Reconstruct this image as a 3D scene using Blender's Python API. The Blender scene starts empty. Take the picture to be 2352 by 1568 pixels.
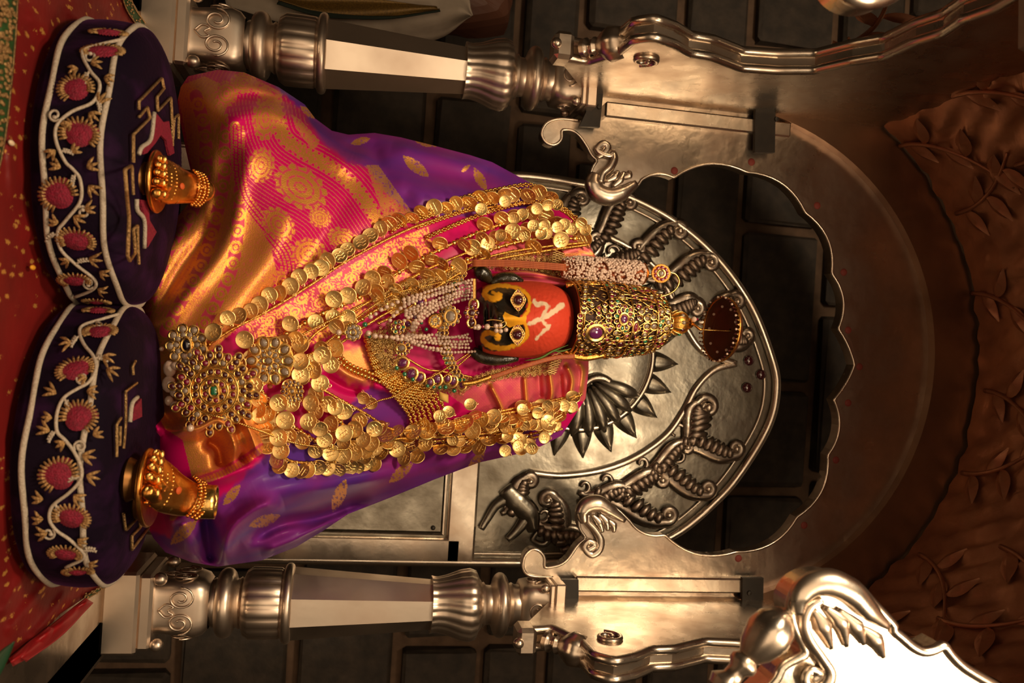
import bpy, math, random
import numpy as np
from math import sin, cos, pi, radians, sqrt, atan2, hypot
from mathutils import Vector, Matrix
random.seed(7); rng = np.random.default_rng(7)
SC = bpy.context.scene; COL = SC.collection

# ---------------------------------------------------------------- camera
FPX = 2000.0; PITCH = radians(10.2); ROLL = radians(3.6); CAM = np.array([0., 0., 1.5])
fw = np.array([0, cos(PITCH), sin(PITCH)]); up0 = np.array([0, -sin(PITCH), cos(PITCH)]); rt0 = np.array([1., 0, 0])
EX = cos(ROLL)*up0 - sin(ROLL)*rt0; EY = sin(ROLL)*up0 + cos(ROLL)*rt0
cd = bpy.data.cameras.new('camera'); cam = bpy.data.objects.new('camera', cd); COL.objects.link(cam)
cd.sensor_width = 36; cd.lens = 36*FPX/2352; cd.clip_start = .02
cam.matrix_world = Matrix(((EX[0], -EY[0], -fw[0], CAM[0]), (EX[1], -EY[1], -fw[1], CAM[1]), (EX[2], -EY[2], -fw[2], CAM[2]), (0, 0, 0, 1)))
cd.dof.use_dof = True; cd.dof.focus_distance = 1.72; cd.dof.aperture_fstop = 4.5
SC.camera = cam
# ---------------------------------------------------------------- world, light, exposure
w = bpy.data.worlds.new('world'); SC.world = w; w.use_nodes = True
w.node_tree.nodes['Background'].inputs[0].default_value = (.085, .055, .032, 1)
w.node_tree.nodes['Background'].inputs[1].default_value = 1.0
SC.view_settings.view_transform = 'Standard'; SC.view_settings.look = 'None'; SC.view_settings.exposure = 0.0
SC.view_settings.gamma = 1; SC.view_settings.use_curve_mapping = False
def area(name, loc, target, size, power, col, size_y=None):
    l = bpy.data.lights.new(name, 'AREA'); l.energy = power; l.size = size; l.color = col
    if size_y: l.shape = 'RECTANGLE'; l.size_y = size_y
    o = bpy.data.objects.new(name, l); COL.objects.link(o); o.location = loc
    o.rotation_euler = (Vector(target)-Vector(loc)).to_track_quat('-Z', 'Y').to_euler(); return o
area('key_lamp', (-.55, .15, 2.86), (0, 1.75, 1.6), .32, 27, (1, .78, .52))
area('fill_lamp', (.52, .22, 2.72), (0, 1.75, 1.7), .32, 13, (1, .75, .48))

area('hall_fill', (.1, -2.6, 1.75), (0, 1.9, 1.9), 3.4, 43, (1, .72, .45), 2.9)      # added soft light for an unseen hall, brightens the column facets

# ---------------------------------------------------------------- pixel -> place
def P(px, py, Y):
    d = fw*FPX + EX*(px-1176) + EY*(py-784); return CAM + d*(Y/d[1])
def PX(px, py, X):
    d = fw*FPX + EX*(px-1176) + EY*(py-784); return CAM + d*(X/d[0])
def PN(px, py, Y):                                   # arrays
    px = np.asarray(px, float); py = np.asarray(py, float); Y = np.asarray(Y, float)
    d = fw[None]*FPX + EX[None]*(px-1176)[:, None] + EY[None]*(py-784)[:, None]
    return CAM[None] + d*(Y/d[:, 1])[:, None]
def proj(v):
    v = np.asarray(v, float)-CAM; z = v@fw; return 1176+FPX*(v@EX)/z, 784+FPX*(v@EY)/z

# ---------------------------------------------------------------- curve tools
def spline(pts, n=8, closed=False):
    p = np.asarray(pts, float); out = []; k = len(p)
    rngi = range(k if closed else k-1)
    for i in rngi:
        if closed: a, b, c, d = p[(i-1) % k], p[i], p[(i+1) % k], p[(i+2) % k]
        else: b, c = p[i], p[i+1]; a = p[i-1] if i else 2*b-c; d = p[i+2] if i+2 < k else 2*c-b
        for t in np.arange(n)/n:
            out.append(.5*((2*b)+(c-a)*t+(2*a-5*b+4*c-d)*t*t+(3*b-a-3*c+d)*t**3))
    if not closed: out.append(p[-1])
    return np.array(out)
def resample(p, step=None, n=None):
    p = np.asarray(p, float); s = np.r_[0, np.cumsum(np.linalg.norm(np.diff(p, axis=0), axis=1))]
    if n is None: n = max(2, int(round(s[-1]/step))+1)
    t = np.linspace(0, s[-1], n); return np.stack([np.interp(t, s, p[:, i]) for i in range(p.shape[1])], 1)
def frames(p):
    p = np.asarray(p, float); t = np.gradient(p, axis=0); t /= np.linalg.norm(t, axis=1)[:, None]+1e-12
    u = np.cross(t[0], [0, 1, .3]); u /= np.linalg.norm(u)+1e-12; U = []
    for i in range(len(p)):
        u = u - t[i]*(u@t[i]); u /= np.linalg.norm(u)+1e-12; U.append(u)
    U = np.array(U); return t, U, np.cross(t, U)
def polydist(x, y, pts, closed=False):               # distance of points to a polyline and arc position of the foot
    pts = np.asarray(pts, float); 
    if closed: pts = np.vstack([pts, pts[:1]])
    best = np.full(x.shape, 1e9); arc = np.zeros(x.shape); s0 = 0.
    for a, b in zip(pts[:-1], pts[1:]):
        d = b-a; L = hypot(*d)+1e-12
        t = np.clip(((x-a[0])*d[0]+(y-a[1])*d[1])/L**2, 0, 1)
        q = np.hypot(x-a[0]-t*d[0], y-a[1]-t*d[1]); m = q < best
        best = np.where(m, q, best); arc = np.where(m, s0+t*L, arc); s0 += L
    return best, arc
def inside(x, y, pts):
    pts = np.asarray(pts, float); c = np.zeros(x.shape, bool)
    for a, b in zip(pts, np.roll(pts, -1, 0)):
        m = ((a[1] > y) != (b[1] > y)) & (x < (b[0]-a[0])*(y-a[1])/(b[1]-a[1]+1e-12)+a[0]); c ^= m
    return c
def sdf(x, y, pts):                                  # signed distance, positive inside
    d, _ = polydist(x, y, pts, True); return np.where(inside(x, y, pts), d, -d)
def sstep(a, b, x):
    t = np.clip((x-a)/(b-a), 0, 1); return t*t*(3-2*t)

# ---------------------------------------------------------------- mesh builder
WL = {}
class B:
    def __init__(s): s.v = []; s.f = []; s.n = 0
    def add(s, v, f):
        v = np.asarray(v, float).reshape(-1, 3); s.v.append(v); k = s.n
        s.f += [tuple(i+k for i in q) for q in f]; s.n += len(v); return s
    def grid(s, g, cu=False, cv=False):              # (n,m,3)
        n, m = g.shape[:2]; f = []
        for i in range(n if cu else n-1):
            for j in range(m if cv else m-1):
                a, b = (i+1) % n, (j+1) % m; f.append((i*m+j, a*m+j, a*m+b, i*m+b))
        return s.add(g.reshape(-1, 3), f)
    def tube(s, p, r, n=8, closed=False, flat=1.0, caps=True, up=None):
        p = np.asarray(p, float); r = np.broadcast_to(np.asarray(r, float), (len(p),))
        t, U, V = frames(p)
        if up is not None:
            V = np.broadcast_to(np.asarray(up, float), p.shape); U = np.cross(V, t); U = U/(np.linalg.norm(U, axis=1)[:, None]+1e-9)
        a = np.arange(n)*2*pi/n
        g = p[:, None] + r[:, None, None]*(np.cos(a)[None, :, None]*U[:, None]+flat*np.sin(a)[None, :, None]*V[:, None])
        k = s.n; s.grid(g, cu=closed, cv=True)
        if caps and not closed:
            s.f.append(tuple(range(k+n-1, k-1, -1))); e = k+(len(p)-1)*n; s.f.append(tuple(range(e, e+n)))
        return s
    def lathe(s, prof, o, ax=(0, 0, 1), n=24, rf=None, caps=True, phase=0, u=None):
        ax = np.asarray(ax, float); ax /= np.linalg.norm(ax); o = np.asarray(o, float)
        if u is None: u = np.cross(ax, [0, 1, 0] if abs(ax[1]) < .9 else [1, 0, 0])
        u = np.asarray(u, float); u /= np.linalg.norm(u); v = np.cross(ax, u)
        a = np.arange(n)*2*pi/n+phase; g = []
        for h, r in prof:
            rr = r*(rf(a, h) if rf else 1)*np.ones(n)
            g.append(o+ax*h+np.outer(rr*np.cos(a), u)+np.outer(rr*np.sin(a), v))
        g = np.array(g); k = s.n; s.grid(g, cv=True)
        if caps:
            if prof[0][1] > 1e-6: s.f.append(tuple(range(k+n-1, k-1, -1)))
            if prof[-1][1] > 1e-6: e = k+(len(prof)-1)*n; s.f.append(tuple(range(e, e+n)))
        return s
    def ball(s, c, r, nu=10, nv=7, R=None):
        r = np.broadcast_to(np.asarray(r, float), (3,)); th = np.linspace(0, pi, nv); a = np.arange(nu)*2*pi/nu
        g = np.stack([np.outer(np.sin(th), np.cos(a))*r[0], np.outer(np.sin(th), np.sin(a))*r[1], np.outer(np.cos(th), np.ones(nu))*r[2]], -1)
        if R is not None: g = g@np.asarray(R).T
        return s.grid(g+np.asarray(c, float), cv=True)
    def box(s, c, h, R=None, bev=0):
        c = np.asarray(c, float); h = np.asarray(h, float)
        if bev:                                      # chamfered box
            b = min(bev, min(h)*.9); v = []; 
            for sx in (-1, 1):
                for sy in (-1, 1):
                    for sz in (-1, 1):
                        v += [(sx*h[0], sy*(h[1]-b), sz*(h[2]-b)), (sx*(h[0]-b), sy*h[1], sz*(h[2]-b)), (sx*(h[0]-b), sy*(h[1]-b), sz*h[2])]
            v = np.array(v); from itertools import product
            idx = lambda x, y, z, k: ((x*2+y)*2+z)*3+k
            f = []
            for k in range(3):
                for e in (0, 1):
                    q = [(0, 0), (1, 0), (1, 1), (0, 1)]; 
                    f.append(tuple(idx(*[e if i == k else a[(i-k-1) % 3] for i in range(3)], k) for a in q)[::1 if e else -1])
            for k in range(3):                       # edges along axis k
                i, j = (k+1) % 3, (k+2) % 3
                for a in (0, 1):
                    for b2 in (0, 1):
                        def m(kk, ax): c3 = [0]*3; c3[k] = kk; c3[i] = a; c3[j] = b2; return idx(*c3, ax)
                        f.append((m(0, i), m(1, i), m(1, j), m(0, j)) if a == b2 else (m(0, j), m(1, j), m(1, i), m(0, i)))
            for x in (0, 1):
                for y in (0, 1):
                    for z in (0, 1):
                        t = (idx(x, y, z, 0), idx(x, y, z, 1), idx(x, y, z, 2)); f.append(t if (x+y+z) % 2 else t[::-1])
        else:
            v = np.array([(x, y, z) for x in (-1, 1) for y in (-1, 1) for z in (-1, 1)])*h
            f = [(0, 1, 3, 2), (4, 6, 7, 5), (0, 4, 5, 1), (2, 3, 7, 6), (0, 2, 6, 4), (1, 5, 7, 3)]
        if R is not None: v = v@np.asarray(R).T
        return s.add(v+c, f)
    def prism(s, poly, vec):                         # polygon (n,3) pushed along vec
        poly = np.asarray(poly, float); n = len(poly); vec = np.asarray(vec, float)
        f = [tuple(range(n)), tuple(range(2*n-1, n-1, -1))]
        f += [(i, i+n, (i+1) % n+n, (i+1) % n) for i in range(n)]
        return s.add(np.vstack([poly, poly+vec]), f)
    def mesh(s, name='m'):
        V = np.vstack(s.v); m = bpy.data.meshes.new(name); m.from_pydata(V.tolist(), [], s.f); return m
    def build(s, name, mat, parent=None, smooth=40, kind=None, fixn=True, label=None):
        V = np.vstack(s.v); c = (V.min(0)+V.max(0))/2; m = bpy.data.meshes.new(name); m.from_pydata((V-c).tolist(), [], s.f)
        if fixn:
            import bmesh; bm = bmesh.new(); bm.from_mesh(m); bmesh.ops.recalc_face_normals(bm, faces=bm.faces); bm.to_mesh(m); bm.free()
        return link(name, m, mat, parent, Matrix.Translation(Vector(c)), smooth, kind, label)
def shade(m, smooth):
    if smooth:
        m.polygons.foreach_set('use_smooth', np.ones(len(m.polygons), bool))
        if smooth < 180: m.set_sharp_from_angle(angle=radians(smooth))
def link(name, m, mat, parent=None, M=Matrix(), smooth=40, kind=None, label=None):
    o = bpy.data.objects.new(name, m); COL.objects.link(o)
    if mat is not None and len(m.materials) == 0: m.materials.append(mat)
    if smooth is not None: shade(m, smooth)
    if parent is not None: o.parent = parent; M = WL[parent.name].inverted() @ M
    o.matrix_local = M; WL[o.name] = (WL[parent.name] @ M) if parent is not None else M.copy()
    if kind: o['kind'] = kind
    if label: o['label'] = label
    return o
def thing(name, label, cat, loc, group=None):
    o = bpy.data.objects.new(name, None); COL.objects.link(o); o.location = loc; o.empty_display_size = .02
    WL[o.name] = Matrix.Translation(Vector(loc)); return tag(o, label, cat, group)
def tag(o, label, cat, group=None):
    o['label'] = label; o['category'] = cat
    if group: o['group'] = group
    return o
def struct(o, label=None):
    o['kind'] = 'structure'
    if label: o['label'] = label
    return o
def basis(z, x=None):                                # matrix whose z axis is z
    z = np.asarray(z, float); z = z/np.linalg.norm(z)
    x = np.asarray(x if x is not None else ([1, 0, 0] if abs(z[0]) < .9 else [0, 1, 0]), float)
    x = x-z*(x@z); x /= np.linalg.norm(x); return np.stack([x, np.cross(z, x), z], 1)
def mat4(R, c, s=1.0):
    M = np.eye(4); M[:3, :3] = np.asarray(R)*s; M[:3, 3] = c; return Matrix(M.tolist())

# ---------------------------------------------------------------- materials
def mat(name, col, met=0., rough=.5, col2=None, nscale=20, bump=0., bscale=60, rvar=0., sheen=0., sheen_col=None, spec=.5, coat=0., detail=4, stretch=None, ramp=(.35, .7)):
    m = bpy.data.materials.new(name); m.use_nodes = True; nt = m.node_tree; b = nt.nodes['Principled BSDF']
    b.inputs['Base Color'].default_value = (*col, 1); b.inputs['Metallic'].default_value = met; b.inputs['Roughness'].default_value = rough
    b.inputs['Specular IOR Level'].default_value = spec
    b.inputs['Coat Weight'].default_value = coat; b.inputs['Coat Roughness'].default_value = .1
    if sheen: b.inputs['Sheen Weight'].default_value = sheen; b.inputs['Sheen Roughness'].default_value = .35; b.inputs['Sheen Tint'].default_value = (*(sheen_col or col), 1)
    tc = nt.nodes.new('ShaderNodeTexCoord'); src = tc.outputs['Object']
    if stretch:
        mp = nt.nodes.new('ShaderNodeMapping'); mp.inputs['Scale'].default_value = stretch; nt.links.new(src, mp.inputs[0]); src = mp.outputs[0]
    if col2 or rvar:
        n = nt.nodes.new('ShaderNodeTexNoise'); n.inputs['Scale'].default_value = nscale; n.inputs['Detail'].default_value = detail; nt.links.new(src, n.inputs['Vector'])
        mr = nt.nodes.new('ShaderNodeMapRange'); mr.inputs[1].default_value = ramp[0]; mr.inputs[2].default_value = ramp[1]; nt.links.new(n.outputs['Fac'], mr.inputs[0])
        if col2:
            mx = nt.nodes.new('ShaderNodeMix'); mx.data_type = 'RGBA'; mx.inputs[6].default_value = (*col, 1); mx.inputs[7].default_value = (*col2, 1)
            nt.links.new(mr.outputs[0], mx.inputs[0]); nt.links.new(mx.outputs[2], b.inputs['Base Color'])
        if rvar:
            m2 = nt.nodes.new('ShaderNodeMapRange'); m2.inputs[3].default_value = rough-rvar; m2.inputs[4].default_value = rough+rvar; nt.links.new(mr.outputs[0], m2.inputs[0]); nt.links.new(m2.outputs[0], b.inputs['Roughness'])
    if bump:
        n = nt.nodes.new('ShaderNodeTexNoise'); n.inputs['Scale'].default_value = bscale; n.inputs['Detail'].default_value = 4; nt.links.new(src, n.inputs['Vector'])
        bp = nt.nodes.new('ShaderNodeBump'); bp.inputs['Strength'].default_value = bump; bp.inputs['Distance'].default_value = .004; nt.links.new(n.outputs['Fac'], bp.inputs['Height']); nt.links.new(bp.outputs[0], b.inputs['Normal'])
    return m
M = dict(
    silver=mat('worn_silver', (.80, .72, .62), 1, .30, (.58, .46, .36), 14, .12, 40, .08),
    silver_col=mat('brushed_silver', (.80, .69, .58), 1, .37, (.66, .53, .43), 9, .05, 30, .06),
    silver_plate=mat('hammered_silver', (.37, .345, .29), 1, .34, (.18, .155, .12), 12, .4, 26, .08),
    arch_plate=mat('arch_silver', (.60, .52, .43), 1, .34, (.38, .29, .23), 9, .9, 11, .08),
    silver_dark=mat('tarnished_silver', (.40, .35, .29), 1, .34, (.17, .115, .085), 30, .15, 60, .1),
    iron=mat('black_iron', (.018, .014, .011), .2, .5, (.03, .022, .016), 40),
    basalt=mat('dark_basalt', (.030, .022, .016), 0, .75, (.062, .043, .03), 22, .5, 50),
    mortar=mat('brown_mortar', (.17, .10, .06), 0, .9, (.09, .052, .032), 16, .6, 60),
    floor=mat('stone_floor', (.04, .03, .022), 0, .6, (.06, .045, .03), 10, .3, 20),
    copper=mat('embossed_copper', (.62, .29, .16), .7, .42, (.40, .175, .10), 10, .5, 35, .08),
    band=mat('brown_band', (.30, .17, .10), .8, .4, (.2, .11, .07), 6),
    gold=mat('gold', (.92, .60, .20), 1, .26, (.78, .44, .12), 60, .12, 300),
    coin=mat('coin_gold', (.96, .68, .29), 1, .42, (.88, .57, .20), 1.5),
    goldwire=mat('gold_thread', (.82, .46, .11), 1, .35, (.6, .3, .06), 200, .3, 500),
    goldlace=mat('gold_lace', (.78, .54, .22), 1, .34),
    gold_or=mat('reddish_gold', (.86, .42, .10), 1, .30, (.72, .26, .05), 45, .2, 120),
    pearl=mat('pearl', (.64, .45, .35), 0, .2, spec=.8, coat=.5),
    ruby=mat('ruby', (.20, .006, .035), 0, .07, spec=.9, coat=1),
    rubyd=mat('dark_garnet', (.055, .006, .012), 0, .06, spec=.9, coat=1),
    amethyst=mat('amethyst', (.16, .02, .13), 0, .1, (.10, .012, .07), 60, spec=.9, coat=1),
    emerald=mat('emerald', (.01, .16, .07), 0, .08, spec=.9, coat=1),
    sapphire=mat('black_sapphire', (.006, .006, .012), 0, .05, spec=1, coat=1),
    crystal=mat('milky_crystal', (.26, .19, .14), 0, .1, spec=.8, coat=.6),
    skin=mat('brown_skin', (.16, .062, .035), 0, .5, (.12, .045, .026), 12),
    redthread=mat('orange_thread', (.42, .10, .025), 0, .6, (.3, .06, .02), 300),
    leaf=mat('green_leaf', (.09, .17, .02), 0, .4, (.05, .11, .015), 60),
)
# ================================================================ the room
PZ = 1.03                                            # top of the throne platform
o = B().box((0, .6, -.03), (2.2, 2.4, .03)).build('floor', M['floor'], None, None); struct(o, 'dark stone floor')
wall = B().box((0, 2.77, 1.9), (2.2, .06, 1.9)).build('wall_back', M['mortar'], None, None); struct(wall, 'dark stone block wall with brown mortar joints')
for nm, sx in (('wall_left', -1), ('wall_right', 1)):
    ww = B().box((sx*2.14, .77, 1.9), (.06, 1.94, 1.9)).build(nm, M['basalt'], None, None); struct(ww, 'dark stone side wall')
stone_cache = {}
zs = [0.0]; crs = [.36, .30, .38, .335, .31, .26, .20, .33, .24, .30, .26, .3, .25]
for i, h in enumerate(crs):
    z0 = zs[-1]; zs.append(z0+h); x = -2.06-random.uniform(0, .3)
    if z0 > 3.7: break
    while x < 2.06:
        L = random.uniform(.34, .68); x0, x1 = max(x, -2.06), min(x+L, 2.06)
        if x1-x0 > .06:
            j = .018
            b = B(); b.box(((x0+x1)/2, 2.695, z0+h/2), ((x1-x0)/2-j, .03+random.uniform(-.006, .006), h/2-j), bev=.012)
            v = b.v[0]; v += rng.normal(0, .003, v.shape)
            b.build('stone_block', M['basalt'], wall, None)
        x += L
# ================================================================ throne platform
plat = thing('throne_platform', 'silver throne platform under the columns, its right rail running toward the viewer', 'platform', (0, 1.4, 0))
b = B(); b.box((0, 1.56, .5), (.74, .56, .49)); b.build('platform_core', M['silver_dark'], plat, None)
b = B(); b.box((0, 1.56, 1.008), (.70, .54, .022), bev=.006); b.build('top_slab', M['silver'], plat, None)
def rail(sx):
    a = P(318, 1388, 1.9) if sx > 0 else None
    xw = sx*.66
    for nm, z0, z1, hw in (('rail_body', .80, 1.00, .035), ('rail_lip', 1.0, 1.03, .05), ('rail_foot', .74, .8, .055)):
        bb = B(); bb.box((xw, 1.3, (z0+z1)/2), (hw, .68, (z1-z0)/2), bev=.008); bb.build(nm, M['silver'], plat, None)
rail(-1); rail(1)
# ================================================================ columns
def column(x, label):
    r = thing('silver_column', label, 'column', (x, 1.95, PZ), 'silver columns of the throne')
    c = np.array([x, 1.95, 0.]); k = .975/1000*1.0
    S = M['silver_col']
    B().box((x, 1.95, 1.065), (.085, .085, .035), bev=.006).build('base_block', S, r, None)
    B().box((x, 1.95, 1.112), (.078, .078, .014), bev=.006).build('base_plinth', S, r, None)
    for sx, sy in ((-1, -1), (1, -1), (1, 1), (-1, 1)):
        B().ball((x+sx*.068, 1.95+sy*.068, 1.138), .014, 12, 8).build('corner_ball', S, r, 180)
    sq = lambda a, h: 1/np.power(np.abs(np.cos(a))**5+np.abs(np.sin(a))**5, 1/5)
    d = B().lathe([(1.120, .058), (1.135, .056), (1.17, .060), (1.205, .063), (1.222, .058), (1.232, .048)], (x, 1.95, 0), n=40, rf=sq, caps=False).build('scroll_drum', S, r, 60)
    for q in range(4):
        R = np.array([[cos(q*pi/2), -sin(q*pi/2), 0], [sin(q*pi/2), cos(q*pi/2), 0], [0, 0, 1]])
        for s in (-1, 1):
            t = np.linspace(0, 1, 40)
            th = t*2*pi*1.6; rad = .026*(1-.75*t)
            pts = np.stack([s*(.028+rad*np.cos(th)*.9-.002), -np.full(40, .0635), 1.178+rad*np.sin(th)*1.1], 1)
            bb = B().tube(pts@R.T+np.array([x, 1.95, 0]), .0024, 6); bb.build('scroll_relief', S, d, 180)
        lp = np.array([(0, 1.135), (.013, 1.15), (.008, 1.165), (0, 1.155), (-.008, 1.165), (-.013, 1.15), (0, 1.135)])
        lp = spline(np.stack([lp[:, 0], np.full(7, -.062), lp[:, 1]], 1), 5)
        B().tube(lp@R.T+np.array([x, 1.95, 0]), .002, 6).build('scroll_relief', S, d, 180)
    B().lathe([(1.225, .045), (1.238, .052), (1.244, .050)]+[(1.262+.020*sin(t), .050+.024*cos(t)) for t in np.linspace(-1.4, 1.4, 12)]+[(1.285, .050), (1.292, .055), (1.297, .05)], (x, 1.95, 0), n=40).build('ring_collar', S, r, 60)
    fl = lambda a, h: 1+.035*np.abs(np.sin(a*9))**.6
    B().lathe([(1.295, .048), (1.302, .066), (1.315, .074), (1.35, .074), (1.375, .073), (1.383, .068)], (x, 1.95, 0), n=108, rf=fl).build('fluted_drum', S, r, 60)
    B().lathe([(1.378, .070)]+[(1.392+.010*sin(t), .076+.010*cos(t)) for t in np.linspace(-1.4, 1.4, 8)]+[(1.403, .07)], (x, 1.95, 0), n=40).build('rim_ring', S, r, 60)
    B().lathe([(1.398, .078), (1.71, .054)], (x, 1.95, 0), n=8, phase=pi/8 if x > 0 else radians(84.5)).build('octagonal_shaft', S, r, 20)
    tw = lambda a, h: 1+.055*np.abs(np.sin(a*10+.35*np.sin((h-1.70)*55)))**.7
    hs = np.linspace(0, 1, 16)
    B().lathe([(1.703+.108*t, np.interp(t, [0, .1, .3, .6, .8, .95, 1], [.060, .057, .061, .073, .0765, .071, .056])) for t in hs]+[(1.816, .05)], (x, 1.95, 0), n=120, rf=tw).build('fluted_capital', S, r, 60)
    B().lathe([(1.812, .047), (1.822, .050), (1.826, .044), (1.838, .043), (1.842, .049)]+[(1.860+.016*sin(t), .05+.022*cos(t)) for t in np.linspace(-1.3, 1.3, 10)]+[(1.879, .046), (1.885, .05), (1.892, .046), (1.902, .046)], (x, 1.95, 0), n=40).build('neck_ring', S, r, 60)
    d = B().lathe([(1.900, .040), (1.908, .052), (1.930, .056), (1.955, .054), (1.965, .058)], (x, 1.95, 0), n=40, rf=sq).build('top_drum', S, r, 60)
    for q in range(4):
        R = np.array([[cos(q*pi/2), -sin(q*pi/2), 0], [sin(q*pi/2), cos(q*pi/2), 0], [0, 0, 1]])
        t = np.linspace(0, 1, 30); th = t*2*pi*1.5; rad = .02*(1-.7*t)
        pts = np.stack([rad*np.cos(th)*1.2, -np.full(30, .057), 1.934+rad*np.sin(th)], 1)
        B().tube(pts@R.T+np.array([x, 1.95, 0]), .002, 6).build('scroll_relief', S, d, 180)
    B().box((x, 1.95, 1.968), (.064, .064, .006), bev=.003).build('top_plate', S, r, None)
    B().box((x, 1.95, 1.986), (.066, .066, .012), bev=.003).build('top_plate', S, r, None)
    for sx, sy in ((-1, -1), (1, -1), (1, 1), (-1, 1)):
        B().ball((x+sx*.055, 1.95+sy*.055, 1.952), .010, 12, 8).build('corner_ball', S, r, 180)
    return r
column(-.60, 'silver column with twisted fluted capital beside the white cloth of the bystander')
column(.60, 'silver column with twisted fluted capital above the bare silver rail')

# ================================================================ back plate
BY = 2.15
bp = thing('silver_back_plate', 'round-topped embossed silver plate with scrolls and sunburst behind the idol', 'back plate', (.07, BY, PZ))
pxl = [(1150, 408), (1200, 406), (1300, 418), (1420, 445), (1540, 505), (1640, 590), (1720, 700), (1768, 820), (1780, 890), (1762, 975), (1700, 1080), (1640, 1150), (1540, 1230), (1400, 1278), (1250, 1290), (1110, 1290)]
out = spline([P(a, b_, BY) for a, b_ in pxl], 6)
loop = np.vstack([out, [[out[-1][0], BY, 1.03]], [[out[0][0], BY, 1.03]]])
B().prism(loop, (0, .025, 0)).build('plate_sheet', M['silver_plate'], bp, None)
rim = np.vstack([[[out[0][0], BY-.01, 1.03]], out+np.array([0, -.01, 0]), [[out[-1][0], BY-.01, 1.03]]])
B().tube(resample(rim, .012), .011, 8).build('outer_rim', M['silver'], bp, 180)
cx = (out[0][0]+out[-1][0])/2; hw = (out[-1][0]-out[0][0])/2
inn = rim.copy(); inn[:, 0] = cx+(rim[:, 0]-cx)*.955; inn[:, 2] = np.where(rim[:, 2] > 1.9, 1.9+(rim[:, 2]-1.9)*.955, rim[:, 2]); inn[:, 1] = BY-.004
B().tube(resample(inn, .012), .004, 6).build('inner_bead', M['silver'], bp, 180)
def Pb(px, py, d=0.): return P(px, py, BY-d)
# crossbar and lower panel frames
zc_ = P(1062, 1150, BY)[2]
B().box((cx, BY-.008, zc_), (hw, .012, .036), bev=.006).build('crossbar', M['silver'], bp, None)
for x0 in (cx-hw+.03, cx+hw-.03): B().box((x0, BY-.008, (1.03+zc_)/2), (.03, .012, (zc_-1.03)/2), bev=.005).build('frame_stile', M['silver'], bp, None)
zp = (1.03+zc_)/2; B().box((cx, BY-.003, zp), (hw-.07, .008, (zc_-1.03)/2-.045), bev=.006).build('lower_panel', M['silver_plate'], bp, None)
fr = [(cx-hw+.07, 1.06), (cx+hw-.07, 1.06), (cx+hw-.07, zc_-.045), (cx-hw+.07, zc_-.045)]
B().tube(np.array([(a, BY-.014, b_) for a, b_ in fr]), .005, 6, closed=True).build('panel_bead', M['silver'], bp, 60)
for sx in (-1, 1):
    for z_ in (1.09, zc_-.07): B().ball((cx+sx*(hw-.085), BY-.014, z_), .006, 10, 6).build('panel_rivet', M['iron'], bp, 180)
# sunburst
dc = Pb(1330, 812)
def arcp(c, R, a0, a1, n=40, y=0, sy=1.): t = np.linspace(radians(a0), radians(a1), n); return np.stack([c[0]+R*np.cos(t), np.full(n, c[1]-y), c[2]+sy*R*np.sin(t)], 1)
t = np.linspace(0, 1, 10)
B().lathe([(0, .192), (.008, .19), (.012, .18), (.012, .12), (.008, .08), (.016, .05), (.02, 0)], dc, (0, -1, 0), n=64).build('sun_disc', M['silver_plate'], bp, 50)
B().tube(arcp(dc, .192, 0, 354, 90, .012), .007, 8, closed=True).build('disc_ring', M['silver'], bp, 180)
for i in range(22):
    a = 2*pi*i/22+.1
    d = np.array([cos(a), 0, sin(a)]); s = np.array([-sin(a), 0, cos(a)]); up = np.array([0, -1., 0])
    bb = B(); c0 = dc+d*.2
    g = []
    for u_ in np.linspace(0, 1, 7):
        wd = .027*(1-u_**1.6)+.0005; hh = .014*(1-u_**2)+.002
        g.append([c0+d*.066*u_+s*wd*v_+up*(hh*(1-v_*v_)+(.006 if abs(abs(v_)-.5) < .01 else 0)) for v_ in (-1, -.75, -.5, -.25, 0, .25, .5, .75, 1)])
    bb.grid(np.array(g)); bb.build('sunburst_petal', M['silver_plate'], bp, 60, fixn=False)
# fan shell in the disc
fc = Pb(1338, 858, .012)
for i, a in enumerate(np.linspace(radians(-22), radians(72), 7)):
    d = np.array([cos(a), 0, sin(a)])
    pts = np.array([fc+d*(.035+.125*u_)+np.array([0, -.010*sin(pi*u_)-.004, 0]) for u_ in np.linspace(0, 1, 8)])
    B().tube(pts, np.array([.004, .008, .012, .015, .017, .0165, .013, .004]), 8, flat=.7).build('shell_rib', M['silver_plate'], bp, 180)
B().tube(arcp(Pb(1368, 905), .044, 0, 350, 30, .02), .011, 8, closed=True).build('coil_ring', M['silver_dark'], bp, 180)
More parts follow.
